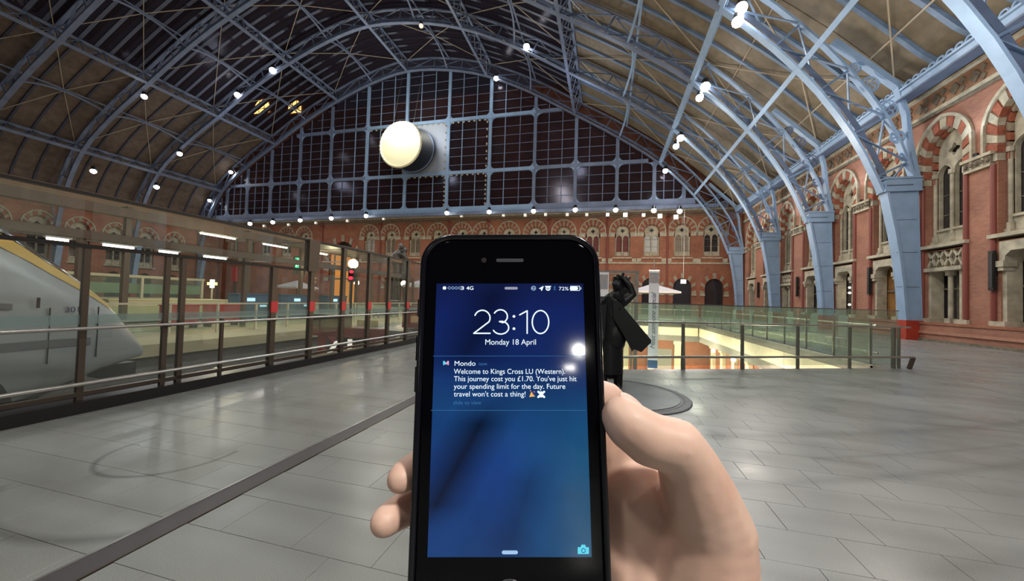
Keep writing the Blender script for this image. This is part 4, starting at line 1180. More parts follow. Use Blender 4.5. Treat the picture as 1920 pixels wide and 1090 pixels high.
for i, y in enumerate((15.6, 18.6, 21.8)):
    t = crate('ticket_machine', (-18.6, y, 0), (.7, 1.9, 1.45), bluem, ('blue panelled machine on the platform, nearest of three', 'blue panelled machine on the platform, middle one of three', 'blue panelled machine on the platform, farthest of three')[i], 'machine')
    block('screen', (.36, -.5, 1.1), (.38, -.05, 1.28), M['cyan'], t); block('screen', (.36, .25, .8), (.38, .65, .9), M['cyan'], t)
crate('waiting_bench', (-16.2, 24.5, 0), (.6, 3.0, .5), M['grey'], 'grey bench block at the far end of the platform railing', 'bench')
# glass kiosk roof lines left, behind the nose
kr = empty('glass_kiosk', (-24.5, 13.5, 0), 'pale green glass kiosk with a lit roof edge behind the train nose', 'kiosk')
block('roof', (-1.3, -3.0, 2.15), (1.3, 3.0, 2.28), M['cream'], kr); block('glass_wall', (1.2, -3, 1.15), (1.25, 3, 2.1), M['balglass'], kr)
block('lit_panel', (1.0, -2.9, 1.35), (1.1, 2.9, 1.85), mat('pale_green_panel', (.42, .50, .36), .5), kr)
for y in (-2.9, 0, 2.9): block('post', (1.2, y - .05, 0), (1.3, y + .05, 2.15), M['cream'], kr)
block('counter', (-1.2, -2.9, 0), (1.2, 2.9, 1.1), creamm, kr)
for x, y in ((-18, 14), (-19, 22), (-24, 18)): lamp('platform_light', (x, y, 3.6), 150, (1, .86, .52), .3)

# buffer stop and red crates at the end of the track
bs = empty('buffer_stop', (-9.2, 11.6, -1.15), 'dark red buffer stop with slanted white marker boards at the track end', 'buffer stop')
block('cross_beam', (-1.5, -.2, 1.2), (1.5, .15, 1.55), redm, bs); block('black_buffer_head', (-1.3, -.35, 1.55), (.0, .2, 2.0), M['black_metal'], bs)
for s in (-1, 1):
    stick('raking_strut', (s * 1.0, 1.6, .0), (s * 1.0, -.1, 1.4), .16, .2, redm, bs); block('upright', (s * 1.0 - .1, -.25, 0), (s * 1.0 + .1, -.05, 1.4), redm, bs)
block('sole_beam', (-1.5, -.5, .02), (1.5, 1.7, .16), redm, bs)
wm = emit('white_marker', (1, .93, .80), .9)  # boards get a glow of their own to look lit
stick('white_marker', (-.7, -.3, .35), (-.2, -.3, 1.05), .22, .04, wm, bs); block('white_marker', (.25, -.32, .35), (.42, -.28, 1.15), wm, bs)
block('sign_plate', (.55, -.24, 1.62), (1.4, -.2, 1.86), mat('dull_cream_plate', (.42, .34, .18), .5), bs)
crate('red_crate', (-8.6, 16.2, 0), (1.6, 1.2, .95), redm, 'dark red crate right of the buffer stop', 'crate')
crate('green_bin', (-7.8, 19.0, 0), (.8, .8, .85), mat('dull_green_bin', (.07, .12, .07), .5), 'dark green bin beyond the red crate', 'bin')
crate('red_cabinet', (-10.6, 19.5, 0), (1.2, 1.0, 1.0), redm, 'dark red cabinet behind the buffer stop', 'cabinet')
# signal with two red lights and a warm globe on top
sg = empty('signal_post', (-13.3, 16.9, 0), 'black signal post with two red lights under a glowing warm globe', 'signal')
cyl('post', (0, 0, 0), (0, 0, 2.6), .06, M['black_metal'], sg); block('signal_case', (-.16, -.1, 2.3), (.16, .12, 3.0), M['black_metal'], sg)
ball('red_light', (.05, -.12, 2.84), .11, M['redlight'], sg, (1, .6, .7)); ball('red_light', (.02, -.12, 2.5), .13, M['redlight'], sg, (1, .6, .7))
ball('globe', (.05, 0, 3.28), .26, M['globe'], sg); cyl('globe_collar', (.05, 0, 2.98), (.05, 0, 3.06), .12, M['black_metal'], sg)
for x, y, z, r, lb in ((-24.6, 32, 2.85, .26, 'small white globe lamp right of the red signal'), (-19.2, 32, 2.85, .30, 'small white globe lamp below the giant couple')):
    t = empty('globe_lamp', (x, y, 0), lb, 'lamp', 'globe lamps on posts'); cyl('post', (0, 0, 0), (0, 0, z - r), .05, M['black_metal'], t); ball('globe', (0, 0, z), r, M['globe2'], t)
    lamp('globe_light', (x, y - .5, z), 60, (1, .8, .5), .3)
# signs
t = empty('exit_sign', (-20.5, 20.6, 0), 'small green running-man exit sign on a dark hanging board', 'sign')
block('board', (-.45, -.05, 2.9), (.6, .05, 4.15), M['dark'], t); block('green_panel', (-.24, -.08, 3.3), (.24, -.05, 4.05), M['green'], t)
b = MB(); b.sph((0, -.1, 3.9), .06, 1, (1, .3, 1)); b.bar((0, -.1, 3.85), (.02, -.1, 3.62), .09, .03).bar((0, -.1, 3.64), (-.14, -.1, 3.42), .05, .03).bar((0, -.1, 3.64), (.13, -.1, 3.46), .05, .03).bar((-.14, -.1, 3.72), (.14, -.1, 3.8), .04, .03); b.build('running_man', M['whitesign'], t)
stick('hanger', (0, 0, 4.15), (0, 0, 4.61), .05, .05, M['black_metal'], t)
t = empty('cross_sign', (-27.4, 20, 0), 'small glowing yellow and white cross-shaped sign on a post left of the blue machines', 'sign')
cyl('post', (0, 0, 0), (0, 0, 1.8), .06, M['cream'], t); block('bar', (-.42, -.05, 2.0), (.42, .05, 2.2), M['yellow'], t); block('bar', (-.16, -.055, 1.8), (.16, .055, 2.4), M['whitesign'], t)
t = empty('red_sign', (-35.5, 28, 0), 'small red hanging sign left of the first column seen through the glass', 'sign')
block('panel', (-.4, -.05, 2.6), (.2, .05, 4.0), M['redspot'], t); cyl('post', (0, .1, 0), (0, .1, 2.7), .08, M['black_metal'], t)
t = empty('hanging_sign', (10.3, 54.35, .15), 'small white illuminated sign hanging on a long rod before the right doorway', 'sign')
cyl('rod', (0, .03, 4.9), (0, .03, 14.86), .04, M['steel'], t); block('case', (-.36, -.03, 4.35), (.36, .09, 4.95), M['white'], t); block('lit_panel', (-.32, -.06, 4.4), (.32, -.03, 4.9), M['whitesign'], t)

# parasols outside the far cafe
def parasol(x, y, z, r, label, h=.75):
    t = empty('parasol', (x, y, 0), label, 'parasol', 'white cafe parasols')
    b = MB(); c = b.bm.verts.new((0, 0, z + h)); P = [b.bm.verts.new((r * math.cos(PI / 4 + PI / 2 * i), r * math.sin(PI / 4 + PI / 2 * i), z)) for i in range(4)]
    Q = [b.bm.verts.new((v.co.x, v.co.y, z - .16)) for v in P]
    for i in range(4): b.face([c, P[i], P[(i + 1) % 4]]); b.face([P[i], Q[i], Q[(i + 1) % 4], P[(i + 1) % 4]])
    b.build('canopy', mat('white_canvas', (.72, .68, .70), .8) if 'white_canvas' not in bpy.data.materials else bpy.data.materials['white_canvas'], t)
    cyl('pole', (0, 0, .08), (0, 0, z + h), .04, M['black_metal'], t); b = MB(); b.lathe([(.3, 0), (.3, .08), (.05, .12)], n=16); b.build('base', M['black_metal'], t)
parasol(4.25, 36.5, 2.75, 3.0, 'large white square parasol beside the statue coat'); parasol(-15.5, 30, 2.6, 2.4, 'white parasol just left of the phone behind the screen')
parasol(-34, 34, 2.3, 2.2, 'pale parasol far left behind the red-banded posts')

# loudspeakers on the brick piers
for i, y in enumerate((22.0, 30.2, 49.0, 39.9)):
    t = empty('loudspeaker', (XW - .21, y, 2.7), ('tall slim black loudspeaker on the nearest brick pier, right', 'tall slim black loudspeaker between the second and third columns', 'slim dark loudspeaker on the farthest pier of the right wall', 'slim dark loudspeaker behind the third blue column')[i], 'loudspeaker', 'loudspeakers on the right wall')
    b = MB(); b.box((-.02, -.12, 0), (.12, .12, 1.85)); b.build('case', M['black_metal'], t); b = MB(); b.box((-.035, -.09, .12), (-.02, .09, 1.75)); b.build('grille', M['dark'], t)
    block('bracket', (.12, -.06, .7), (.199, .06, .9), M['black_metal'], t)
# bulb string in the second door
for z in (2.9, 3.3, 2.0): ball('lit_bulb', (XW + .5, 33.5, z), .08, M['globe2'], wr)

# giant couple statue below the clock
gc = empty('couple_statue', (-30.4, 50, 0), 'giant bronze statue of an embracing couple with pale lit heads and backs below the clock', 'statue')
brz = mat('green_brown_bronze', (.16, .145, .13), .4, metal=.3, col2=(.07, .065, .06), scale=1.2)
def body(name, chains, m_, parent, vox, blobs=(), sm=8, steps=.35, sub=2):
    b = MB()
    for c_ in chains: b.chain(c_, steps, sub)
    for c_, r_, s_ in blobs: b.sph(c_, r_, 2, s_)
    o = b.build(name, m_, parent, smooth=True, recalc=False)
    r_ = o.modifiers.new('skin', 'REMESH'); r_.mode = 'VOXEL'; r_.voxel_size = vox; r_.use_smooth_shade = True
    s_ = o.modifiers.new('soft', 'SMOOTH'); s_.iterations = sm; s_.factor = .5
    return o
body('man', [[(-1.1, 0, 1.0, .32), (-1.0, 0, 2.4, .40), (-.85, 0, 4.3, .58), (-.8, 0, 5.2, .68), (-.95, 0, 6.6, .8), (-.8, 0, 7.9, .78), (-.5, 0, 8.6, .3), (-.35, 0, 9.1, .42)],
             [(-.5, .2, 1.0, .3), (-.5, .1, 2.6, .4), (-.6, 0, 4.4, .5)], [(-1.3, -.3, 7.9, .35), (-1.2, -.7, 6.8, .3), (-.2, -.8, 6.9, .25), (.3, -.6, 7.2, .22)]], brz, gc, .09,
     [((-.28, -.1, 9.35), .5, (.9, 1, 1.05))])
body('woman', [[(.55, 0, 1.0, .2), (.5, 0, 2.2, .28), (.45, 0, 3.6, .42), (.4, 0, 4.8, .62), (.45, 0, 5.8, .5), (.4, 0, 7.2, .58), (.25, 0, 8.2, .28), (.15, 0, 8.65, .4)],
               [(.9, .3, 1.0, .2), (.8, .2, 2.4, .28), (.6, 0, 4.2, .45)], [(.8, -.3, 7.5, .28), (.5, -.8, 7.9, .22), (-.2, -.8, 8.1, .18), (-.6, -.6, 8.3, .18)],
               [(.75, .1, 4.9, .6), (.85, .1, 3.9, .7)]], brz, gc, .09, [((.3, .1, 8.8), .46, (1, 1, 1))])
b = MB(); b.lathe([(2.2, 0), (2.2, .9), (2.05, 1.0)], n=36); b.build('plinth', brz, gc)
lamp('statue_spot', (-28, 44, 14), 900, (1, .97, .92), .3, 'SPOT', (-30.4, 50, 8), .5)

# ================================================================== balustrade round the opening
def balustrade(name, P, Q, label, n, slant_end=False, seed=0, flipn=1):
    P, Q = Vector((*P, 0)), Vector((*Q, 0)); d = (Q - P).normalized(); L = (Q - P).length; nrm = Vector((d.y, -d.x, 0)) * flipn
    t = empty(name, P, label, 'railing', 'steel and glass balustrades round the opening'); rz = math.atan2(d.y, d.x); t.rotation_euler = (0, 0, rz)
    s = -flipn
    for i in range(n + 1):
        u = L * i / n
        block('post', (u - .015, -.035, 0), (u + .015, .035, 1.12), M['post_steel'], t)
        stick('post_stay', (u + .10, 0.06 * s * -1, 0), (u + .02, 0, 1.05), .02, .05, M['post_steel'], t)
        block('glass_clamp', (u - .03, -.03, 1.12), (u + .03, .03, 1.2), M['steel'], t)
    cyl('handrail', (-.1, -.1 , 1.16), (L + .25, -.1, 1.16), .024, M['steel'], t)
    cyl('bottom_rail', (-.1, -.12, .33), (L + .35, -.12, .33), .03, M['steel'], t)
    block('glass_cap', (0, -.012, 1.60), (L, .012, 1.625), M['steel'], t)
    for i in range(n):
        a, b_ = L * i / n + .03, L * (i + 1) / n - .03
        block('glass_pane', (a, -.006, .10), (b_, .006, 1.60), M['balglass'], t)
    if slant_end: stick('slanted_end', (L + .34, -.12, .33), (L + .18, -.12, .0), .05, .12, M['bronze_steel'], t); block('end_post', (L - .22, -.04, 0), (L - .16, .04, 1.15), M['post_steel'], t)
    return t
balustrade('balustrade', (-1.2, 8.37), (8.0, 12.66), 'nearest steel and glass balustrade with two rails along the near edge of the opening', 6, True)
balustrade('balustrade', (7.72, 13.3), (7.72, 33.2), 'long steel and glass balustrade receding along the right side of the opening', 11, flipn=-1)
balustrade('balustrade', (7.6, 33.7), (-1.6, 33.7), 'farthest balustrade across the far end of the opening', 5)
# second handrail deck with seat backs beyond the right side
for i, y in enumerate((17.5, 19.6, 21.8, 24.2, 27.0, 30.2)):
    t = empty('cafe_chair', (9.0, y, 0), 'pale cafe chair back behind the right balustrade, %s from the viewer' % ORD[i], 'chair', 'pale cafe chairs beyond the opening')
    b = MB(); b.box((-.25, -.25, .42), (.25, .25, .48)); b.build('seat', M['white'], t)
    b = MB(); b.prism([(-.27, .55), (.27, .55), (.27, 1.25), (.2, 1.38), (-.2, 1.38), (-.27, 1.25)], lambda u, v, s_: (s_, u, v), .22, .27); b.build('backrest', mat('pale_chair_shell', (.50, .53, .48), .5) if 'pale_chair_shell' not in bpy.data.materials else bpy.data.materials['pale_chair_shell'], t)
    for sx in (-.22, .22):
        for sy in (-.22, .22): cyl('leg', (sx, sy, 0), (sx, sy, .43), .018, M['steel'], t)
# portrait banner and poster beyond the statue
bn = empty('banner', (1.68, 14.0, 0), 'tall narrow white banner with handwritten lettering hanging in the opening behind the balustrade', 'banner')
wc = mat('white_banner_cloth', (.84, .84, .86), .7)
block('cloth', (-.17, -.01, -.72), (.17, .01, 2.80), wc, bn)
block('printed_top', (-.165, -.014, 2.35), (.165, -.011, 2.72), mat('blue_grey_print', (.28, .34, .42), .7, col2=(.55, .42, .34), scale=9), bn)
block('printed_foot', (-.165, -.014, -.70), (.165, -.011, -.42), bluem, bn)
block('top_batten', (-.18, -.02, 2.78), (.18, .02, 2.83), M['steel'], bn)
cu = bpy.data.curves.new('lettering', 'FONT'); cu.body = 'Meet someone special'; cu.size = .235; cu.shear = .35; cu.extrude = .002; cu.materials.append(mat('grey_ink', (.13, .14, .20), .6)); cu.align_x = 'CENTER'; cu.space_character = .95
o = bpy.data.objects.new('lettering', cu); o.location = (.07, -.014, .98); o.rotation_euler = (PI / 2, -PI / 2, 0); C.objects.link(o); to_mesh(o, bn, 'lettering')
cyl('hanger', (0, 0, 2.83), (0, 0, 3.2), .01, M['steel'], bn); lamp('banner_fill', (.9, 12.4, -1.2), 130, (1, .97, .92), .25, 'SPOT', (1.68, 14, 1.0), 2.2);  # spot added only to brighten the banner cloth
block('stand_pole', (-.01, .012, -6.0), (.01, .03, 3.2), M['steel'], bn)
ps = empty('poster_board', (-.1, 14.3, 0), 'white poster board with a faint portrait between the phone and the statue head', 'poster')
block('sheet', (-.2, -.01, 1.6), (.2, .01, 2.75), wc, ps); block('print', (-.15, -.014, 2.1), (.17, -.011, 2.66), mat('portrait_print', (.48, .38, .30), .7, col2=(.25, .32, .42), scale=7), ps)
block('pole', (-.02, .012, -6.0), (.02, .04, 2.75), M['steel'], ps)
# glass lift shaft frame beyond
lf = empty('lift_frame', (.2, 20, 0), 'grey steel frame of a glass lift shaft behind the white banner', 'lift')
for x in (-1.6, 1.35): block('upright', (x - .09, -.09, -6.0), (x + .09, .09, 3.2), M['grey'], lf); block('upright', (x - .04, 2.9, -6.0), (x + .04, 3.0, 3.2), M['grey'], lf)
block('head_beam', (-1.7, -.08, 3.15), (1.45, .08, 3.3), M['grey'], lf)
block('glass_pane', (-1.5, -.01, -5), (1.25, .01, 3.1), M['scrglass'], lf)

# ================================================================== bronze statue on the slate disc
dc = empty('slate_disc', (.22, 6.7, 0), 'round dark slate disc set on the floor under the bronze statue', 'plinth')
sm_ = mat('dark_slate', (.05, .047, .058), .5, var=.4, scale=4, bump=.2, bscale=20)
b = MB(); b.lathe([(1.2, -.01), (1.2, .012), (1.185, .02)], n=64); b.build('disc', sm_, dc)
b = MB(); b.lathe([(1.02, .02), (1.02, .027)], n=64); b.build('inner_disc', mat('grey_slate', (.062, .06, .07), .4, var=.35, scale=5), dc)
b = MB()
b.ring((0, 0, .02), ((1, 0, 0), (0, 1, 0)), 1.08, .006, 64, 4); b.build('engraved_ring', M['stone_dark'], dc)
st = empty('man_statue', (.12, 6.7, .029), 'dark bronze statue of a man in a flaring long coat looking up, beside the phone', 'statue')
bz = mat('black_bronze', (.012, .013, .014), .42, metal=.25, spec=.35)
body('figure', [
    [(-.13, -.05, .09, .07), (-.12, 0, .5, .085), (-.1, .02, 1.0, .13), (-.02, 0, 1.12, .19), (0, 0, 1.35, .21), (.03, .02, 1.58, .2), (.07, 0, 1.73, .07), (.09, -.02, 1.84, .08)],
    [(.13, .1, .09, .08), (.12, .06, .5, .10), (.07, .02, 1.0, .13)],
    [(-.13, -.2, .066, .055), (-.13, .05, .064, .05)], [(.13, -.06, .066, .055), (.13, .18, .064, .05)],
    [(-.2, 0, 1.6, .09), (-.36, -.05, 1.35, .075), (-.42, -.2, 1.15, .06), (-.4, -.28, 1.1, .06)],
    [(.2, 0, 1.6, .09), (.34, .02, 1.72, .07), (.28, 0, 1.9, .06), (.18, 0, 2.0, .055)]],
    bz, st, .022, [((.08, -.04, 1.88), .098, (1, 1.1, 1.12)), ((.0, -.12, 1.90), .03, (1.3, 1.3, .9)), ((.17, .02, 1.80), .10, (1.1, .9, 1.1)), ((.02, 0, 1.0), .25, (1, .8, 1.4))], sm=4)
b = MB(); b.lathe([(.24, 0), (.25, .02), (.13, .04), (.12, .13), (.02, .14)], n=28); o = b.build('hat', bz, st, smooth=False); o.location = (.155, .03, 1.92); o.rotation_euler = (-.25, .95, 0); o.scale = (.72, .72, .9)
b = MB()
b.prism([(.0, 1.62), (.10, 1.60), (.2, 1.48), (.63, .97), (.63, .93), (.48, .76), (.36, .80), (.33, .76), (.18, 1.05), (.02, 1.3)], lambda u, v, t: (u, t, v), -.24, -.20); b.build('coat_flap', bz, st)
b = MB(); b.prism([(.0, 1.55), (.2, 1.45), (.45, .86), (.36, .78), (.24, .92), (.04, 1.2)], lambda u, v, t: (u, t - u * .3, v), -.02, .02); b.build('coat_flap', bz, st)
b = MB(); b.prism([(-.3, 1.5), (.16, 1.5), (.22, .95), (.19, .24), (.0, .20), (-.3, .24)], lambda u, v, t: (u, t, v), .12, .17); b.build('coat_back', bz, st)
b = MB(); b.prism([(-.28, 1.5), (-.1, 1.55), (-.12, .9), (-.5, .8)], lambda u, v, t: (u, t, v), -.2, -.16); b.build('coat_flap', bz, st)
b = MB()
for a_, q_ in (((.02, -.12, 1.7), (.16, -.16, 1.62)), ((.16, -.16, 1.62), (.1, -.2, 1.45))): b.bar(a_, q_, .1, .05)
b.build('collar', bz, st)
b = MB(); n_ = 20; rows = []
for r_, z_ in ((.19, 1.60), (.215, 1.3), (.21, 1.0), (.225, .65), (.235, .33)):
    rows.append([b.bm.verts.new((-.04 + r_ * (1 + .07 * math.sin(3 * a + z_ * 4)) * math.cos(a), r_ * .75 * (1 + .07 * math.cos(4 * a)) * math.sin(a), z_)) for a in [2 * PI * i / n_ for i in range(n_)]])
for p, q in zip(rows, rows[1:]):
    for i in range(n_): b.face([p[i], p[(i + 1) % n_], q[(i + 1) % n_], q[i]])
b.build('long_coat', bz, st, smooth=True)
b = MB()
for (x0, z0, x1, z1) in ((.14, 1.98, .17, 2.10), (.20, 1.92, .29, 2.03), (.2, 1.84, .31, 1.88), (.18, 1.78, .27, 1.70), (.05, 1.95, .02, 2.03)):
    b.bar((x0, 0, z0), ((x0 + x1) / 2, .02, (z0 + z1) / 2), .09, .05).bar(((x0 + x1) / 2, .02, (z0 + z1) / 2), (x1, .03, z1), .045, .03)
b.build('windblown_collar', bz, st)
for s in (-1, 1):
    ball('ear', (.12 + s * .0, -.05, 1.87), .02, bz, st)

# ================================================================== phone
# screen rectangle: centre and axes in the world (a phone held at arm's length, top tipped away)
def cpt(px, py, d): return EYE + CF * d + CR * ((px - 960) / 683.52 * d) + CU * ((545 - py) / 683.52 * d)
TL, TR, BL_, BR_ = cpt(818, 532, .1453), cpt(1093, 532, .1453), cpt(802, 1045, .1297), cpt(1110, 1045, .1297)
cen = (TL + TR + BL_ + BR_) / 4
ax = ((TR - TL) + (BR_ - BL_)).normalized(); ay = ((TL - BL_) + (TR - BR_)).normalized(); az = ax.cross(ay).normalized(); ay = az.cross(ax).normalized()
HW, HH = ((TR - TL).length + (BR_ - BL_).length) / 4, ((TL - BL_).length + (TR - BR_).length) / 4
ph = empty('phone', (0, 0, 0), 'black cased mobile phone held upright showing its lit blue lock screen', 'phone')
ph.matrix_world = Matrix(((ax.x, ay.x, az.x, cen.x), (ax.y, ay.y, az.y, cen.y), (ax.z, ay.z, az.z, cen.z), (0, 0, 0, 1)))
PM = ph.matrix_world.copy()
mm = .001
def rr(w, h, r, n=8):
    out = []
    for cx, cy, a0 in ((w - r, h - r, 0), (-w + r, h - r, PI / 2), (-w + r, -h + r, PI), (w - r, -h + r, 3 * PI / 2)):
        for i in range(n + 1):
            a = a0 + PI / 2 * i / n; out.append((cx + r * math.cos(a), cy + r * math.sin(a)))
    return out
def shell(name, rings, m_, parent, cap0=True, cap1=True, smooth_=True):
    b = MB(); rows = [[b.bm.verts.new((x, y, z)) for x, y in rr(w, h, r)] for w, h, r, z in rings]
    n = len(rows[0])
    for a, c in zip(rows, rows[1:]):
        for i in range(n): b.face([a[i], a[(i + 1) % n], c[(i + 1) % n], c[i]])
    if cap0: b.face(rows[0][::-1])
    if cap1: b.face(rows[-1])
    o = b.build(name, m_, parent, smooth=False)
    for p in o.data.polygons: p.use_smooth = smooth_ and len(p.vertices) == 4
    return o
CY = -.0015
caseM = mat('glossy_black_case', (.006, .006, .009), .16, spec=.5)
glassM = mat('phone_front_glass', (.002, .002, .003), .06, spec=.25)
W0, H0 = .0362, .0700
cs = shell('case', [(W0 - .0025, H0 - .0025, .010, -.0100), (W0 - .0006, H0 - .0006, .0118, -.0088), (W0, H0, .0125, -.0065), (W0, H0, .0125, -.0010), (W0 - .0005, H0 - .0005, .012, .0006), (W0 - .0014, H0 - .0014, .0112, .0010), (W0 - .0022, H0 - .0022, .0105, .0004), (W0 - .0028, H0 - .0028, .010, -.0012)], caseM, ph, cap1=False)
shell('front_glass', [(W0 - .0027, H0 - .0027, .010, -.0030), (W0 - .0027, H0 - .0027, .010, -.0004), (W0 - .0033, H0 - .0033, .0095, .0)], glassM, ph)
shell('earpiece', [(.0055, .0007, .0006, .0000), (.0055, .0007, .0006, .00012)], mat('earpiece_grey', (.05, .05, .055), .5), ph).location = (0, HH + .0095, 0)
ball('front_camera', (-.0105, HH + .0095, .00005), .0011, M['darkglass'], ph, (1, 1, .2))
b = MB(); b.ring((0, -HH - .0125, .0001), ((1, 0, 0), (0, 1, 0)), .0052, .0004, 28, 5); b.build('home_button', mat('home_ring', (.03, .03, .035), .3), ph)
for x, y, h in ((-W0, .040, .0035), (-W0, .024, .0048), (-W0, .012, .0048), (W0, .033, .0052)):
    block('side_button', (x - .0009, y - h, -.0058), (x + .0009, y + h, -.0028), caseM, ph)
# display
dm, N, L = new_mat('lock_screen_wallpaper')
pb = N['Principled BSDF']; pb.inputs['Base Color'].default_value = (.003, .003, .006, 1); pb.inputs['Roughness'].default_value = .07
tc = N.new('ShaderNodeTexCoord'); sp = N.new('ShaderNodeSeparateXYZ'); L.new(tc.outputs['Object'], sp.inputs[0])
def nm(o, a, b=None, clamp=False):
    x = N.new('ShaderNodeMath'); x.operation = o; x.use_clamp = clamp
    for i, v in enumerate((a, b)):
        if v is None: continue
        if isinstance(v, (int, float)): x.inputs[i].default_value = v
        else: L.new(v, x.inputs[i])
    return x.outputs[0]
ny = nm('DIVIDE', sp.outputs['Y'], HH); nx = nm('DIVIDE', sp.outputs['X'], HW)
vr = N.new('ShaderNodeValToRGB'); e = vr.color_ramp.elements
e[0].position = 0; e[0].color = (.008, .045, .17, 1); e[1].position = 1; e[1].color = (.004, .010, .060, 1)
for p_, c_ in ((.30, (.006, .040, .19)), (.52, (.008, .050, .165)), (.70, (.004, .018, .105)), (.88, (.004, .014, .10))):
    k = e.new(p_); k.color = (*c_, 1)
L.new(nm('ADD', nm('MULTIPLY', ny, .5), .5), vr.inputs[0])
def band(ox, slope, width, y0, y1):
    """soft dark diagonal band: distance of x from ox + slope*y, faded outside y0..y1"""
    d = nm('ABSOLUTE', nm('SUBTRACT', nx, nm('ADD', nm('MULTIPLY', ny, slope), ox)))
    k = nm('SUBTRACT', 1.0, nm('DIVIDE', d, width), True)
    f = nm('MULTIPLY', nm('MULTIPLY', nm('SUBTRACT', ny, y0), 5.0, True), nm('MULTIPLY', nm('SUBTRACT', y1, ny), 5.0, True))
    return nm('MULTIPLY', k, f)
dk = nm('MAXIMUM', band(-.30, .95, .46, -.85, .12), nm('MULTIPLY', band(.55, .6, .35, -1.1, -.3), .45))
dk = nm('MAXIMUM', dk, nm('MULTIPLY', band(-.9, .75, .55, .25, 1.1), .7))
no = N.new('ShaderNodeTexNoise'); no.inputs['Scale'].default_value = 28; no.inputs['Detail'].default_value = 3; L.new(tc.outputs['Object'], no.inputs['Vector'])
fac = nm('MULTIPLY', nm('SUBTRACT', 1.0, nm('MULTIPLY', dk, .85)), nm('ADD', nm('MULTIPLY', no.outputs['Fac'], .9), .55))
teal = nm('MULTIPLY', nm('MULTIPLY', nm('ADD', nx, .1), .8, True), nm('MULTIPLY', nm('SUBTRACT', .2, ny), 2.0, True))
mx = N.new('ShaderNodeMixRGB'); L.new(teal, mx.inputs[0]); L.new(vr.outputs[0], mx.inputs[1]); mx.inputs[2].default_value = (.008, .080, .165, 1)
mu = N.new('ShaderNodeVectorMath'); mu.operation = 'SCALE'; L.new(mx.outputs[0], mu.inputs[0]); L.new(fac, mu.inputs['Scale'])
L.new(mu.outputs[0], pb.inputs['Emission Color']); pb.inputs['Emission Strength'].default_value = 1.0
sc_ = block('display', (-HW, -HH, .0000), (HW, HH, .00012), dm, ph)
sc_.data = sc_.data.copy(); me = sc_.data
for v in me.vertices: v.co = Vector((v.co.x * 2 * HW, v.co.y * 2 * HH, v.co.z * .00012))
sc_.scale = (1, 1, 1)
U = 2 * HW / 292.0      # one photo pixel at the display
def D(px, py): # offsets on the display from its pixel position in a straightened view
    t = (py - 532) / 513.0; half = 137.5 + 16.5 * t; mid = 955.5
    y = HH * (1 - 2 * (t * (1 + .0) + .055 * t * (1 - t)))
    return Vector(((px - mid) / half * HW, y, .0002))
white = emit('screen_white', (.80, .92, 1.0), 1.15); pale = emit('screen_pale', (.42, .60, .85), .8); dimb = emit('screen_dim_blue', (.06, .22, .50), .7); cya = emit('screen_cyan', (.15, .75, .90), .95)
def text(body_, px, py, h, m_, align='LEFT', w=None, off=.0, name='screen_text'):
    c_ = bpy.data.curves.new(name, 'FONT'); c_.body = body_; c_.align_x = align; c_.size = 1.0; c_.extrude = 0; c_.offset = off; c_.materials.append(m_)
    o = bpy.data.objects.new(name, c_); C.objects.link(o)
    o.location = D(px, py); s = h * U
    bpy.context.view_layer.update(); d0 = o.dimensions.x
    sx = s if w is None else w * U / max(d0, 1e-6)
    o.scale = (sx, s, s); return to_mesh(o, ph, name)
def strokes(name, segs, w, m_):
    b = MB()
    for P in segs:
        Q = [D(*p) for p in P]
        for p, q in zip(Q, Q[1:]):
            b.bar(p, q, w * U, .00006, up=(0, 0, 1)) if False else b.bar(p + Vector((0, 0, .0001)), q + Vector((0, 0, .0001)), w * U, .00006, up=(0, 0, 1))
        for p in Q: b.bar(p + Vector((0, 0, .00007)), p + Vector((0, 0, .00013)), w * U, w * U, seg=8)
    return b.build(name, m_, ph)
def arcp(cx, cy, rx, ry, a0, a1, n=14): return [(cx + rx * math.cos(math.radians(a0 + (a1 - a0) * i / n)), cy - ry * math.sin(math.radians(a0 + (a1 - a0) * i / n))) for i in range(n + 1)]
two = arcp(904, 600, 14.5, 15, 160, -30) + [(888, 630), (918.5, 630)]
three = arcp(938, 597, 13, 13, 150, -70) + [(936, 607)]
three2 = [(936, 607)] + arcp(938.5, 619, 15, 12.5, 80, -155)
one = [(974, 594), (988, 586), (988, 630)]
zero = arcp(1013, 608, 15.5, 22.5, 0, 360, 28)
strokes('clock_digit', [two], 2.6, white); strokes('clock_digit', [three, three2], 2.6, white); strokes('clock_digit', [one], 2.6, white); strokes('clock_digit', [zero], 2.6, white)
strokes('clock_colon', [[(963, 597), (963.5, 597)], [(963, 621), (963.5, 621)]], 5.2, white)
text('Monday 18 April', 957, 652, 15, white, 'CENTER', 98, .0)
strokes('signal_dots', [[(833, 541), (833.4, 541)]], 7, white)
for k in range(4): strokes('signal_dots', [arcp(842 + k * 6.6, 541, 2.4, 2.4, 0, 360, 10)], .9, pale)
text('3', 863, 544.5, 10, white, w=6, off=.01); text('4G', 874, 544.5, 10, white, w=14, off=.01); text('72%', 1047, 545.5, 10, white, w=19)
strokes('notch_handle', [[(948, 541.5), (968, 541.5)]], 5.2, mat('handle_grey', (.3, .3, .4), .5) if False else emit('handle_grey', (.36, .36, .48), .9))
strokes('status_icon', [arcp(1000, 541.5, 4, 3.8, 30, 330, 12), [(997, 541.5), (1004, 541.5)]], 1.6, pale)
strokes('status_icon', [[(1011, 542), (1018, 538), (1015, 546), (1014, 542), (1011, 542)], [(1013, 541.5), (1016, 541)]], 1.6, white)
strokes('status_icon', [arcp(1027, 542, 3.6, 3.6, 0, 360, 12), [(1022, 538), (1032, 538)], [(1027, 540), (1027, 543)]], 2.0, white)
strokes('status_icon', [[(1037.5, 539), (1041, 544), (1039, 546), (1039, 537), (1041, 539.5), (1037.5, 544)]], .8, dimb)
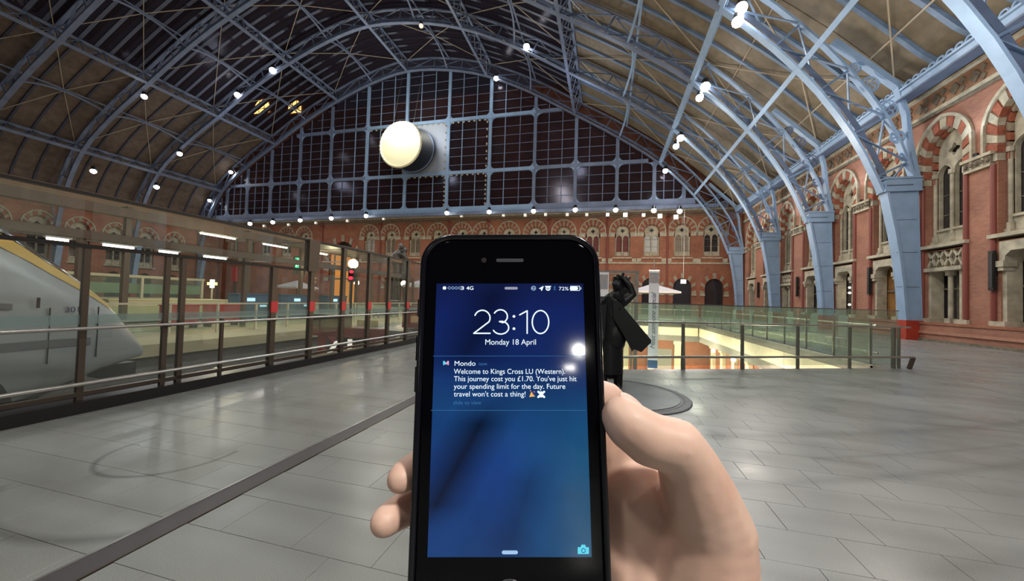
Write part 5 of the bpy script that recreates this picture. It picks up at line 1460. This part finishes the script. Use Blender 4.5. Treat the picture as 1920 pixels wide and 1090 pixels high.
strokes('battery', [[(1069, 537.5), (1086, 537.5), (1086, 546), (1069, 546), (1069, 537.5)], [(1088.5, 540), (1088.5, 543.5)]], 1.0, white)
strokes('battery_level', [[(1071, 541.7), (1080, 541.7)]], 7, white)
text('Mondo', 851, 692.5, 13, white, w=40); text('now', 897, 692, 10, dimb, w=16)
for s_, py_, w_ in (('Welcome to Kings Cross LU (Western).', 708, 213), ("This journey cost you \u00a31.70. You've just hit", 722, 234), ('your spending limit for the day. Future', 736.5, 212), ("travel won't cost a thing!", 751, 136)):
    text(s_, 850.5, py_, 13.5, white, w=w_)
text('slide to view', 849, 766, 10, dimb, w=53)
strokes('app_icon', [[(832, 690), (832, 684.5)], [(832, 684.5), (836, 689)]], 2.8, cya); strokes('app_icon', [[(836, 689), (840, 684.5)], [(840, 684.5), (840, 690)]], 2.8, emit('icon_pink', (.9, .45, .65), .9))
b = MB(); P = [D(992, 752), D(1003, 751), D(996, 742)]; b.prism([(p.x, p.y) for p in P], lambda u, v, t: (u, v, t), .0002, .00026); b.build('party_emoji', emit('emoji_orange', (1, .55, .12), .9), ph)
strokes('party_emoji_confetti', [[(994, 740), (995, 740.6)], [(1001, 742), (1002, 742.5)], [(998, 746), (1000, 748)]], 1.8, emit('emoji_pink', (1, .3, .35), .8))
strokes('spark_emoji', [[(1009, 742), (1020, 752)], [(1020, 742), (1009, 752)], [(1014.5, 743), (1014.5, 751)]], 4.0, white)
for py_ in (674, 777): strokes('divider', [[(812 if py_ < 700 else 808, py_), (1098, py_)]], .8, dimb)
strokes('pull_handle', [[(944, 1036), (968, 1036)]], 6, emit('handle_pale', (.40, .62, .90), .95))
b = MB(); b.prism([(p.x, p.y) for p in [D(*q) for q in ((1083, 1039), (1104, 1039), (1104, 1027), (1098.5, 1027), (1097, 1022.5), (1090, 1022.5), (1088.5, 1027), (1083, 1027))]], lambda u, v, t: (u, v, t), .0002, .00026); b.build('camera_icon', cya, ph)
strokes('camera_icon_lens', [arcp(1093.5, 1032.5, 3.6, 3.6, 0, 360, 14)], 1.3, emit('icon_dark_blue', (.03, .2, .5), .8)).location.z = .0001

# ================================================================== hand
hd = empty('hand', (0, 0, 0), 'bare right hand gripping the phone, thumb along its edge, two fingertips on the other side', 'hand')
hd.matrix_world = PM
sk, N, L = new_mat('skin')
pb = N['Principled BSDF']
pb.inputs['Roughness'].default_value = .48; pb.inputs['Subsurface Weight'].default_value = .12
pb.inputs['Subsurface Radius'].default_value = (.008, .003, .0015); pb.inputs['Subsurface Scale'].default_value = .5
tc = N.new('ShaderNodeTexCoord'); no = N.new('ShaderNodeTexNoise'); no.inputs['Scale'].default_value = 45; no.inputs['Detail'].default_value = 6; L.new(tc.outputs['Object'], no.inputs['Vector'])
r = N.new('ShaderNodeValToRGB'); r.color_ramp.elements[0].position = .32; r.color_ramp.elements[1].position = .68
r.color_ramp.elements[0].color = (.65, .40, .30, 1); r.color_ramp.elements[1].color = (.75, .51, .40, 1)
L.new(no.outputs['Fac'], r.inputs[0]); L.new(r.outputs[0], pb.inputs['Base Color'])
n2 = N.new('ShaderNodeTexVoronoi'); n2.inputs['Scale'].default_value = 1400; L.new(tc.outputs['Object'], n2.inputs['Vector'])
bu = N.new('ShaderNodeBump'); bu.inputs['Strength'].default_value = .05; bu.inputs['Distance'].default_value = .0003
L.new(n2.outputs['Distance'], bu.inputs['Height']); L.new(bu.outputs[0], pb.inputs['Normal'])
def K(*P): return [tuple(v * mm for v in p) for p in P]
thumb = K((41.5, -1, 1, 7.6), (44, -4, 1.5, 9.2), (52, -9.5, 1, 10.2), (62, -12, 0, 10.6), (67, -19, -3, 11.4), (73, -32, -8, 14.2), (78, -46, -14, 17.5), (76, -62, -18, 21), (72, -80, -22, 24))
palm = K((48, -12, -34, 8), (52, -32, -34, 11), (56, -52, -33, 16), (60, -72, -30, 22), (64, -100, -30, 26), (66, -150, -38, 28), (70, -230, -60, 32))
pad = K((40, -50, -32, 10), (48, -66, -28, 15), (56, -84, -26, 20))
heel = K((30, -62, -34, 12), (42, -84, -32, 19), (56, -104, -32, 24))
index = K((56, -28, -36, 11), (52, -9, -33, 9.5), (43.5, 1.5, -27, 8.0), (28, 6, -22, 7.8), (4, 8, -20.5, 7.6), (-12, 7, -20, 7.2))
midf = K((50, -34, -38, 11), (38, -10, -32, 9.5), (20, -6, -24, 8.8), (-6, -8, -21.5, 8.4), (-26, -17, -20, 7.6), (-35, -22, -15, 7.0), (-40.8, -25, -9, 6.4), (-41.6, -25.4, -6, 5.8))
ring_ = K((46, -46, -40, 11), (30, -30, -33, 9.5), (8, -28, -25, 9), (-18, -34, -23, 7.8), (-36, -38, -19, 7.4), (-44.5, -40, -12, 6.7), (-47, -40.6, -6.5, 6.0))
litt = K((42, -58, -40, 11), (26, -50, -33, 9), (6, -52, -25, 8), (-14, -56, -22, 7.4), (-30, -59, -19, 7))
hb = body('skin_surface', [thumb, palm, pad, heel, index, midf, ring_, litt], sk, hd, .00115, [((.055, -.048, -.028), .017, (1.2, 1.5, .9)), ((.048, -.066, -.036), .02, (1.2, 1.4, .8))], sm=16, steps=.3)
nail = mat('thumb_nail', (.70, .46, .37), .4)
b = MB(); b.sph((0, 0, 0), 1.0, 3, (.0062, .0050, .0009)); o = b.build('thumb_nail', nail, hd, smooth=True); o.location = (.0475, .0028, -.0030); o.rotation_euler = (-1.05, .15, -.55)
